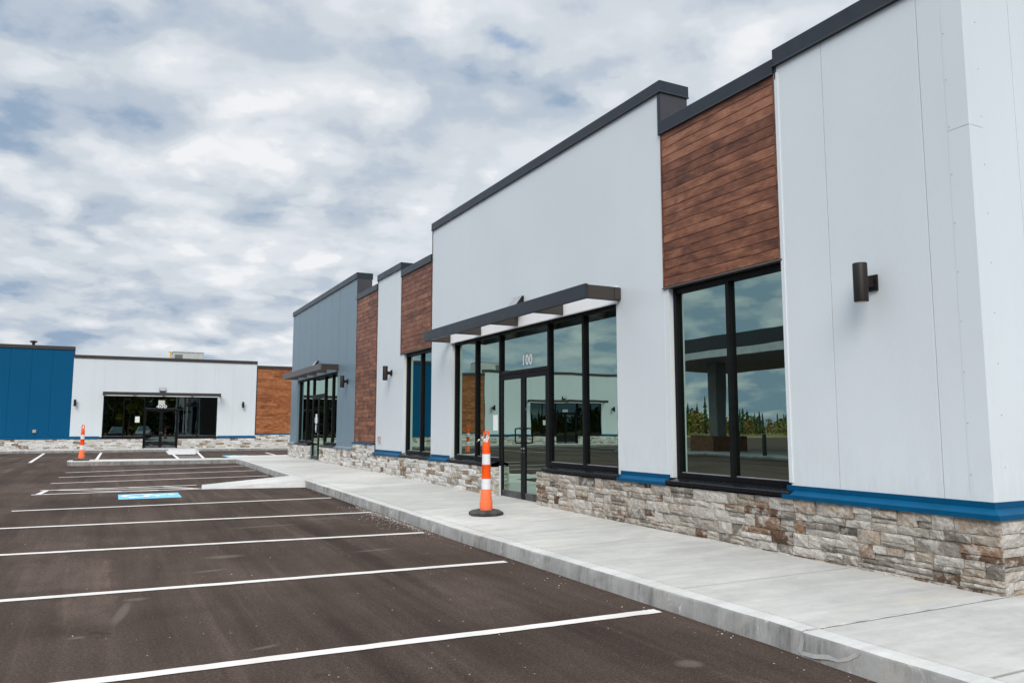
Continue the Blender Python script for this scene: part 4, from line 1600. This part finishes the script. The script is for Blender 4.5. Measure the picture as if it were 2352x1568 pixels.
for a, b in ((-7.9, -0.58), (5.46, 7.60), (-21.0, -19.6), (-13.6, -10.17)):
    mb = MB(FAR)
    mb.prism(pf, a, b)
    mb.build('base_flashing', M['blue'], far)
for a, b in ((7.60, 14.0), (-10.14, -7.93)):
    mb = MB(FAR)
    mb.prism([(.006, 1.015), (.078, 1.0), (.078, 0.955), (.07, 0.955), (.068, .99), (-.002, 1.0)], a, b)
    mb.build('base_flashing', M['blue'], far)
f4 = storefront(far, FAR, -0.48, 5.40, [0.55, 1.58, 3.32, 4.35], (1.58, 3.32), fzs, fzh, 0.24, False, M['glass_far'], detail=True)
text_mesh("400", FAR, 2.45, -0.111, 2.462, 0.195, False, 0.045, 1.12, 1.3).build('unit_number', M['vinyl'], f4)
f3 = storefront(far, FAR, -19.55, -13.67, [-18.52, -17.49, -15.75, -14.72], (-17.49, -15.75), fzs, fzh, 0.24, False, M['glass_far'], detail=False)
text_mesh("300", FAR, -16.6, -0.111, 2.462, 0.195, False, 0.045, 1.12, 1.3).build('unit_number', M['vinyl'], f3)
entrance_canopy(far, FAR, -0.52, 5.51, 3.135, 3.315, 0.575, M['bronze'], flash=M['white_x'])
entrance_canopy(far, FAR, -19.85, -13.5, 3.135, 3.315, 0.575, M['bronze'], flash=M['white_x'])


# rooftop plant
def rooftop_unit(x0, x1, y0, y1, z0, z1, label):
    o = empty('rooftop_unit', ((x0 + x1) / 2, y0, z0))
    b = MB()
    b.box(x0, x1, y0, y1, z0, z1)
    b.build('casing', M['hvac'], o, bevel=0.02)
    g = MB()
    xm = x0 + (x1 - x0) * 0.06
    xe = x0 + (x1 - x0) * 0.31
    n = 9
    for k in range(n):
        z = z0 + 0.12 + (z1 - z0 - 0.24) * k / n
        g.box(xm, xe, y0 - 0.02, y0 - 0.002, z, z + (z1 - z0 - .24) / n * 0.72)
    g.build('intake_grille', M['hvacdark'], o)
    c = MB()
    c.box(x0 - .03, x1 + .03, y0 - .03, y1 + .03, z1 + 0.001, z1 + 0.05)
    c.build('lid', M['hvac'], o, bevel=0.01)
    k = MB()
    k.box(x0 + .05, x1 - .05, y0 + .05, y1 - .05, 4.45, z0 - .001)
    k.build('roof_curb', M['hvacdark'], o)
    tag(o, label, 'roof unit', 'grey rooftop air units')


rooftop_unit(3.02, 4.72, 50.0, 51.6, 4.95, 5.83, 'pale grey rooftop air unit with a dark intake on the far white shop')
rooftop_unit(-12.5, -10.7, 50.2, 51.8, 4.95, 6.0, 'grey rooftop air unit on the far left white unit')
o = empty('vent_pipe', (-3.87, 48.9, 4.45))
b = MB()
b.lathe(-4.0, 49.0, [(0.075, 4.45), (0.075, 5.98)], 14)
b.build('pipe', M['bronze'], o, smooth=True)
b = MB()
b.lathe(-4.0, 49.0, [(0.12, 5.94), (0.19, 5.99), (0.19, 6.03), (0.05, 6.07)], 16)
b.build('rain_cap', M['bronze'], o, smooth=True)
tag(o, 'thin dark vent pipe with a flat cap rising over the far blue wall', 'vent pipe')
o = empty('gas_pipe', (2.86, 50.3, 4.45))
b = MB()
b.tube([(2.90, 50.4, 4.45), (2.90, 50.4, 5.86)], 0.028, 8)
b.tube([(2.78, 50.4, 5.87), (2.95, 50.4, 5.87)], 0.035, 8)
b.build('pipe_run', M['gasyellow'], o)
tag(o, 'thin yellow pipe sticking up left of the far rooftop unit', 'pipe')


# ------------------------------------------------------------------ traffic delineators
def delineator(x, y, z, rz, label):
    o = empty('traffic_delineator', (x, y, z))
    b = MB()
    b.lathe(x, y, [(0.250, z + .001), (0.256, z + .034), (0.205, z + 0.064), (0.135, z + .074), (0.125, z + .05)], 8, rot=rad(10))
    b.build('rubber_base', M['rubber'], o, bevel=0.002)
    f1 = MB()
    f1.lathe(x, y, [(0.093, z + .05), (0.093, z + .185), (0.090, z + .195), (0.082, z + .198)], 28)
    f1.lathe(x, y, [(0.081, z + .198), (0.079, z + .345), (0.074, z + .352), (0.070, z + .352)], 28)
    f1.build('lower_tube', M['faded'], o, smooth=True)
    f2 = MB()
    f2.lathe(x, y, [(0.066, z + .353), (0.066, z + .510), (0.070, z + .514), (0.070, z + .528), (0.0645, z + .532), (0.0625, z + .69), (0.065, z + .694),
                    (0.065, z + .704), (0.0585, z + .708), (0.0585, z + .86), (0.062, z + .864), (0.062, z + .874), (0.0565, z + .878), (0.0535, z + 1.022), (0.049, z + 1.03)], 28)
    f2.build('post', M['orange'], o, smooth=True)
    for z0, z1, r0, r1 in ((0.358, 0.508, 0.0685, 0.0675), (0.710, 0.858, 0.0605, 0.0595)):
        wb = MB()
        wb.lathe(x, y, [(r0, z + z0), (r1, z + z1)], 28, cap=False)
        wb.build('reflective_band', M['band'], o, smooth=True)
    # flat loop handle
    h = MB()
    n = 20
    vs, fs = [], []
    ca, sa = math.cos(rz), math.sin(rz)

    def out(a, ra, rb, e=2.6):
        c_, s_ = math.cos(a), math.sin(a)
        return ra * math.copysign(abs(c_) ** (2 / e), c_), rb * math.copysign(abs(s_) ** (2 / e), s_)
    for t in (-0.013, 0.013):
        for k in range(n):
            a = 2 * math.pi * k / n
            for (ra, rb) in ((0.050, 0.086), (0.026, 0.052)):
                u, v = out(a, ra, rb)
                vs.append((x + u * ca - t * sa, y + u * sa + t * ca, z + 1.108 + v + (0.008 if ra < .04 else 0)))
    m2 = 2 * n
    for k in range(n):
        j = (k + 1) % n
        a0, a1, b0, b1 = 2 * k, 2 * k + 1, 2 * j, 2 * j + 1
        fs += [(a0, b0, b1, a1), (m2 + a0, m2 + a1, m2 + b1, m2 + b0), (a0, m2 + a0, m2 + b0, b0), (a1, b1, m2 + b1, m2 + a1)]
    h.add(vs, fs)
    h.build('handle', M['orange'], o, bevel=0.004)
    tag(o, label, 'traffic post', 'orange and white traffic delineators')
    return o


d1 = delineator(4.83, 10.22, wz(4.83, 10.22), rad(-27), 'orange and white traffic post on a black octagonal base beside the near shop entrance')
# torn caution tape / chain end on the near one
tp = MB()
tape = tp
x, y, z = 4.83, 10.22, wz(4.83, 10.22)
rx, ry = math.cos(rad(-27)), math.sin(rad(-27))
seq = [(0.045, 1.125), (0.02, 1.105), (-0.02, 1.098), (-0.045, 1.075), (-0.075, 1.062), (-0.10, 1.045), (-0.125, 1.028)]
dk = MB()
for i, ((u0, z0), (u1, z1)) in enumerate(zip(seq, seq[1:])):
    pa = [(x + u * rx - 0.03 * (-ry) - .02, y + u * ry - 0.03 * rx, z + zz) for u, zz in ((u0, z0), ((u0 + u1) / 2, (z0 + z1) / 2 + 0.01 * (-1) ** i), (u1, z1))]
    (tp if i % 2 == 0 else dk).tube(pa, 0.011 if i % 2 == 0 else 0.009, 6)
flap = [(0.055, 1.115), (0.03, 1.03), (-0.03, 1.035), (-0.035, 1.075)]
tp.add([(x + u * rx - .028, y + u * ry - .035, z + zz) for u, zz in flap] + [(x + u * rx - .025, y + u * ry - .031, z + zz) for u, zz in flap],
       [(0, 1, 2, 3), (7, 6, 5, 4), (0, 4, 5, 1), (1, 5, 6, 2), (2, 6, 7, 3), (3, 7, 4, 0)])
tpo = tp.build('torn_tape', M['chain'], d1)
dk.build('tape_stripe', M['chaindark'], tpo)
delineator(-0.86, 30.0, 0.297, rad(10), 'orange and white traffic post standing on the concrete island far across the lot')

# ------------------------------------------------------------------ grit along the curb
gr = MB()
ico_v = [(0, 0, 1), (.89, 0, .45), (.28, .85, .45), (-.72, .53, .45), (-.72, -.53, .45), (.28, -.85, .45)]
ico_f = [(0, 1, 2), (0, 2, 3), (0, 3, 4), (0, 4, 5), (0, 5, 1)]


def chip(x, y, r):
    z = gz(y) + .001
    k = random.uniform(.28, .55)
    col = random.choice(((0.42, 0.38, 0.34), (0.32, 0.28, 0.25), (0.52, 0.49, 0.46), (0.22, 0.19, 0.17)))
    vs = [(x + a * r * random.uniform(.6, 1.3), y + b * r * random.uniform(.6, 1.3), z + c * r * k) for a, b, c in ico_v]
    base = [(vs[i][0], vs[i][1], z - .002) for i in range(1, 6)]
    n = 6
    gr.add(vs + base, ico_f + [(1 + i, 1 + (i + 1) % 5, n + (i + 1) % 5, n + i) for i in range(5)], col)
for _ in range(800):
    t = random.betavariate(2.2, 1.6)
    y = 9.4 + 4.2 * t
    off = abs(random.gauss(0, 0.07)) if random.random() < 0.75 else abs(random.gauss(0, 0.28))
    chip(3.91 - off, y, random.uniform(0.003, 0.010) * (1.5 if random.random() < .06 else 1))
for _ in range(170):
    y = random.uniform(2.6, 26)
    chip(edge_x(y) - 0.03 - abs(random.gauss(0, .10)), y, random.uniform(.003, .009))
for _ in range(130):
    y = random.uniform(3.6, 18)
    chip(random.uniform(-1.8, 3.9), y, random.uniform(.003, .007))
tag(gr.build('gravel', M['pebble']), 'pale stone chips and grit scattered on the asphalt along the curb', 'gravel', kind='stuff')

# ------------------------------------------------------------------ what the glass mirrors: fuel canopy and woods behind the photographer
fc = empty('fuel_canopy', (-16, 22, 0))
b = MB()
b.box(-20.2, -12.1, 6.0, 35.3, 4.95, 5.6)
b.build('roof_fascia', M['coping'], fc, bevel=0.02)
b = MB()
b.box(-20.2, -12.1, 6.0, 35.3, 4.62, 4.948)
b.build('light_band', M['lightmetal'], fc)
b = MB()
b.box(-20.0, -12.3, 6.2, 35.1, 4.585, 4.618)
b.build('soffit', M['undersid'], fc)
for yy in (12.0, 20.7, 29.4):
    b = MB()
    b.box(-14.6, -14.0, yy, yy + 0.6, 0.95, 4.58)
    cl = b.build('column', M['undersid'], fc, bevel=0.01)
    b = MB()
    b.box(-15.4, -13.2, yy - 0.5, yy + 1.1, 0.1, 0.95)
    b.build('brick_plinth', M['brickcol'], cl, bevel=0.01)
tag(fc, 'dark flat fuel station canopy with a white band, mirrored in the window', 'fuel canopy')
b0 = None
for yy in (14, 16, 18, 22, 24, 25.5, 30, 32):
    b = MB()
    b.lathe(-11.6, yy, [(0.09, gz(yy)), (0.09, gz(yy) + 0.95), (0.06, gz(yy) + 1.0)], 14)
    tag(b.build('bollard', M['bollard'], None, smooth=True), 'black bollard beside the fuel station canopy', 'bollard', 'bollards at the fuel station')
b = MB()
b.box(-16.6, -11.0, 8, 34, 0.0, 0.22)
tag(b.build('pump_island', M['curbm'], bevel=0.02), kind='structure')

tr = MB()


def spruce(x, y, h):
    col = random.choice(((0.022, 0.040, 0.018), (0.030, 0.052, 0.022), (0.018, 0.032, 0.016)))
    tr.tube([(x, y, -.1), (x, y, h * .97)], 0.012 * h, 5, col=(0.06, 0.045, 0.03))
    n = 9
    for k in range(n):
        t = k / n
        z = h * (0.10 + 0.9 * t)
        r = h * random.uniform(.085, .12) * (1 - t) ** 0.8 + 0.06
        q = 9
        vs = [(x, y, z + h * 0.13)]
        ph = random.random() * 6
        for i in range(q):
            a = ph + 2 * math.pi * i / q
            rr = r * random.uniform(.6, 1.25)
            vs.append((x + rr * math.cos(a), y + rr * math.sin(a), z - random.uniform(0, .04) * h))
        tr.add(vs, [(0, 1 + i, 1 + (i + 1) % q) for i in range(q)], tuple(c_ * random.uniform(.8, 1.25) for c_ in col))


def aspen(x, y, h):
    base = random.choice(((0.17, 0.16, 0.028), (0.10, 0.125, 0.026), (0.20, 0.15, 0.024), (0.065, 0.09, 0.022), (0.05, 0.07, 0.02), (0.19, 0.115, 0.02)))
    tr.tube([(x, y, -.1), (x + .1, y, h * .85)], 0.011 * h, 5, col=(0.22, 0.20, 0.17))
    for k in range(90):
        a = random.random() * 6.283
        t = random.random()
        z = h * (0.08 + 0.92 * t)
        r = (0.35 + h * 0.20) * math.sin(math.pi * min(1, 0.18 + 0.8 * t)) * math.sqrt(random.random()) * 1.3
        cx_, cy_ = x + r * math.cos(a), y + r * math.sin(a)
        s = h * random.uniform(.035, .085)
        u = Vector((random.gauss(0, 1), random.gauss(0, 1), random.gauss(0, 1))).normalized() * s
        v = Vector((random.gauss(0, 1), random.gauss(0, 1), random.gauss(0, 1))).normalized() * s
        c0 = Vector((cx_, cy_, z))
        tr.add([tuple(c0 - u), tuple(c0 + v), tuple(c0 + u), tuple(c0 - v)], [(0, 1, 2, 3)], tuple(q * random.uniform(.8, 1.2) for q in base))


for k in range(2300):
    az = rad(random.uniform(-205, -28))
    R_ = random.uniform(104, 150)
    x, y = R_ * math.sin(az), 15 + R_ * math.cos(az)
    r = random.random()
    sz = (0.8 + 0.35 * math.sin(az * 9) * math.sin(az * 23 + 1)) * R_ / 110
    if r < 0.22:
        spruce(x, y, random.uniform(3.8, 7.4) * sz)
    elif r < 0.66:
        aspen(x, y, random.uniform(3.2, 5.2) * sz)
    else:
        aspen(x, y, random.uniform(1.8, 3.0))
for k in range(420):
    x, y = random.uniform(-55, 60), random.uniform(-66, -48)
    if random.random() < 0.5:
        spruce(x, y, random.uniform(8, 13))
    else:
        aspen(x, y, random.uniform(7, 10))
tag(tr.build('treeline', M['leaf']), 'mixed autumn wood of yellow aspens and dark spruces behind the parking lot', 'woods', kind='stuff')


def parked_car(x, y, rz, colour, label):
    """saloon, nose along local +y"""
    o = empty('parked_car', (x, y, gz(y)))
    ca, sa = math.cos(rz), math.sin(rz)
    z0 = gz(y)

    def f(a, b, z): return (x + a * ca - b * sa, y + a * sa + b * ca, z0 + z)
    # stations along the length: b, half width low, sill z, belt z, half width belt
    st = [(-2.25, 0.70, 0.42, 0.80, 0.66), (-2.05, 0.84, 0.26, 0.98, 0.80), (-1.2, 0.90, 0.22, 1.0, 0.85), (0.0, 0.91, 0.22, 0.97, 0.86),
          (1.0, 0.90, 0.22, 0.93, 0.84), (1.9, 0.86, 0.24, 0.80, 0.76), (2.25, 0.68, 0.38, 0.66, 0.60)]
    vs, fs = [], []
    for b, hw, zl, zb, hb in st:
        vs += [(-hw * .92, b, zl), (-hw, b, (zl + zb) / 2), (-hb, b, zb), (hb, b, zb), (hw, b, (zl + zb) / 2), (hw * .92, b, zl)]
    for k in range(len(st) - 1):
        p, q = 6 * k, 6 * (k + 1)
        fs += [(p + i, p + (i + 1) % 6, q + (i + 1) % 6, q + i) for i in range(6)]
    fs += [tuple(range(6)), tuple(6 * (len(st) - 1) + i for i in range(5, -1, -1))]
    b = MB(f)
    b.add(vs, fs)
    m = simple('car_paint', colour, 0.22, 0.6)
    body = b.build('body', m, o, bevel=0.05, smooth=True, seg=3)
    cab = [(-1.75, 0.72, 0.98), (-1.05, 0.60, 1.42), (0.15, 0.60, 1.44), (1.05, 0.74, 0.94)]
    b = MB(f)
    vs = [(-hw, bb, zz) for bb, hw, zz in cab] + [(hw, bb, zz) for bb, hw, zz in cab]
    b.add(vs, [(0, 1, 2, 3), (7, 6, 5, 4), (0, 4, 5, 1), (2, 6, 7, 3), (3, 7, 4, 0), (1, 5, 6, 2)])
    b.build('cabin_glass', M['glass_far'], body, bevel=0.05)
    b = MB(f)
    b.box(-0.58, 0.58, -1.02, 0.12, 1.425, 1.455)
    b.build('car_roof', m, body, bevel=0.02)
    for wa in (-0.80, 0.80):
        for wb in (-1.4, 1.35):
            w_ = MB(f)
            w_.tube([(wa - 0.1, wb, 0.32), (wa + 0.1, wb, 0.32)], 0.32, 22)
            wo_ = w_.build('wheel', M['rubber'], o, smooth=True)
            h_ = MB(f)
            h_.tube([(wa - 0.108, wb, 0.32), (wa + 0.108, wb, 0.32)], 0.19, 14)
            h_.build('rim', M['silver'], wo_)
    for a in (-0.62, 0.62):
        l = MB(f)
        l.box(a - 0.16, a + 0.16, 2.02, 2.16, 0.62, 0.74)
        l.build('headlight', M['lightmetal'], o, bevel=0.02)
    tag(o, label, 'car', 'cars parked behind the photographer')


parked_car(-2.6, -14, rad(12), (0.55, 0.56, 0.57), 'silver saloon car mirrored in the far shop glass')
parked_car(0.6, -15, rad(8), (0.06, 0.07, 0.09), 'dark blue saloon car mirrored in the far shop glass')
parked_car(3.6, -14.5, rad(5), (0.45, 0.46, 0.48), 'pale grey saloon car mirrored in the far shop glass')
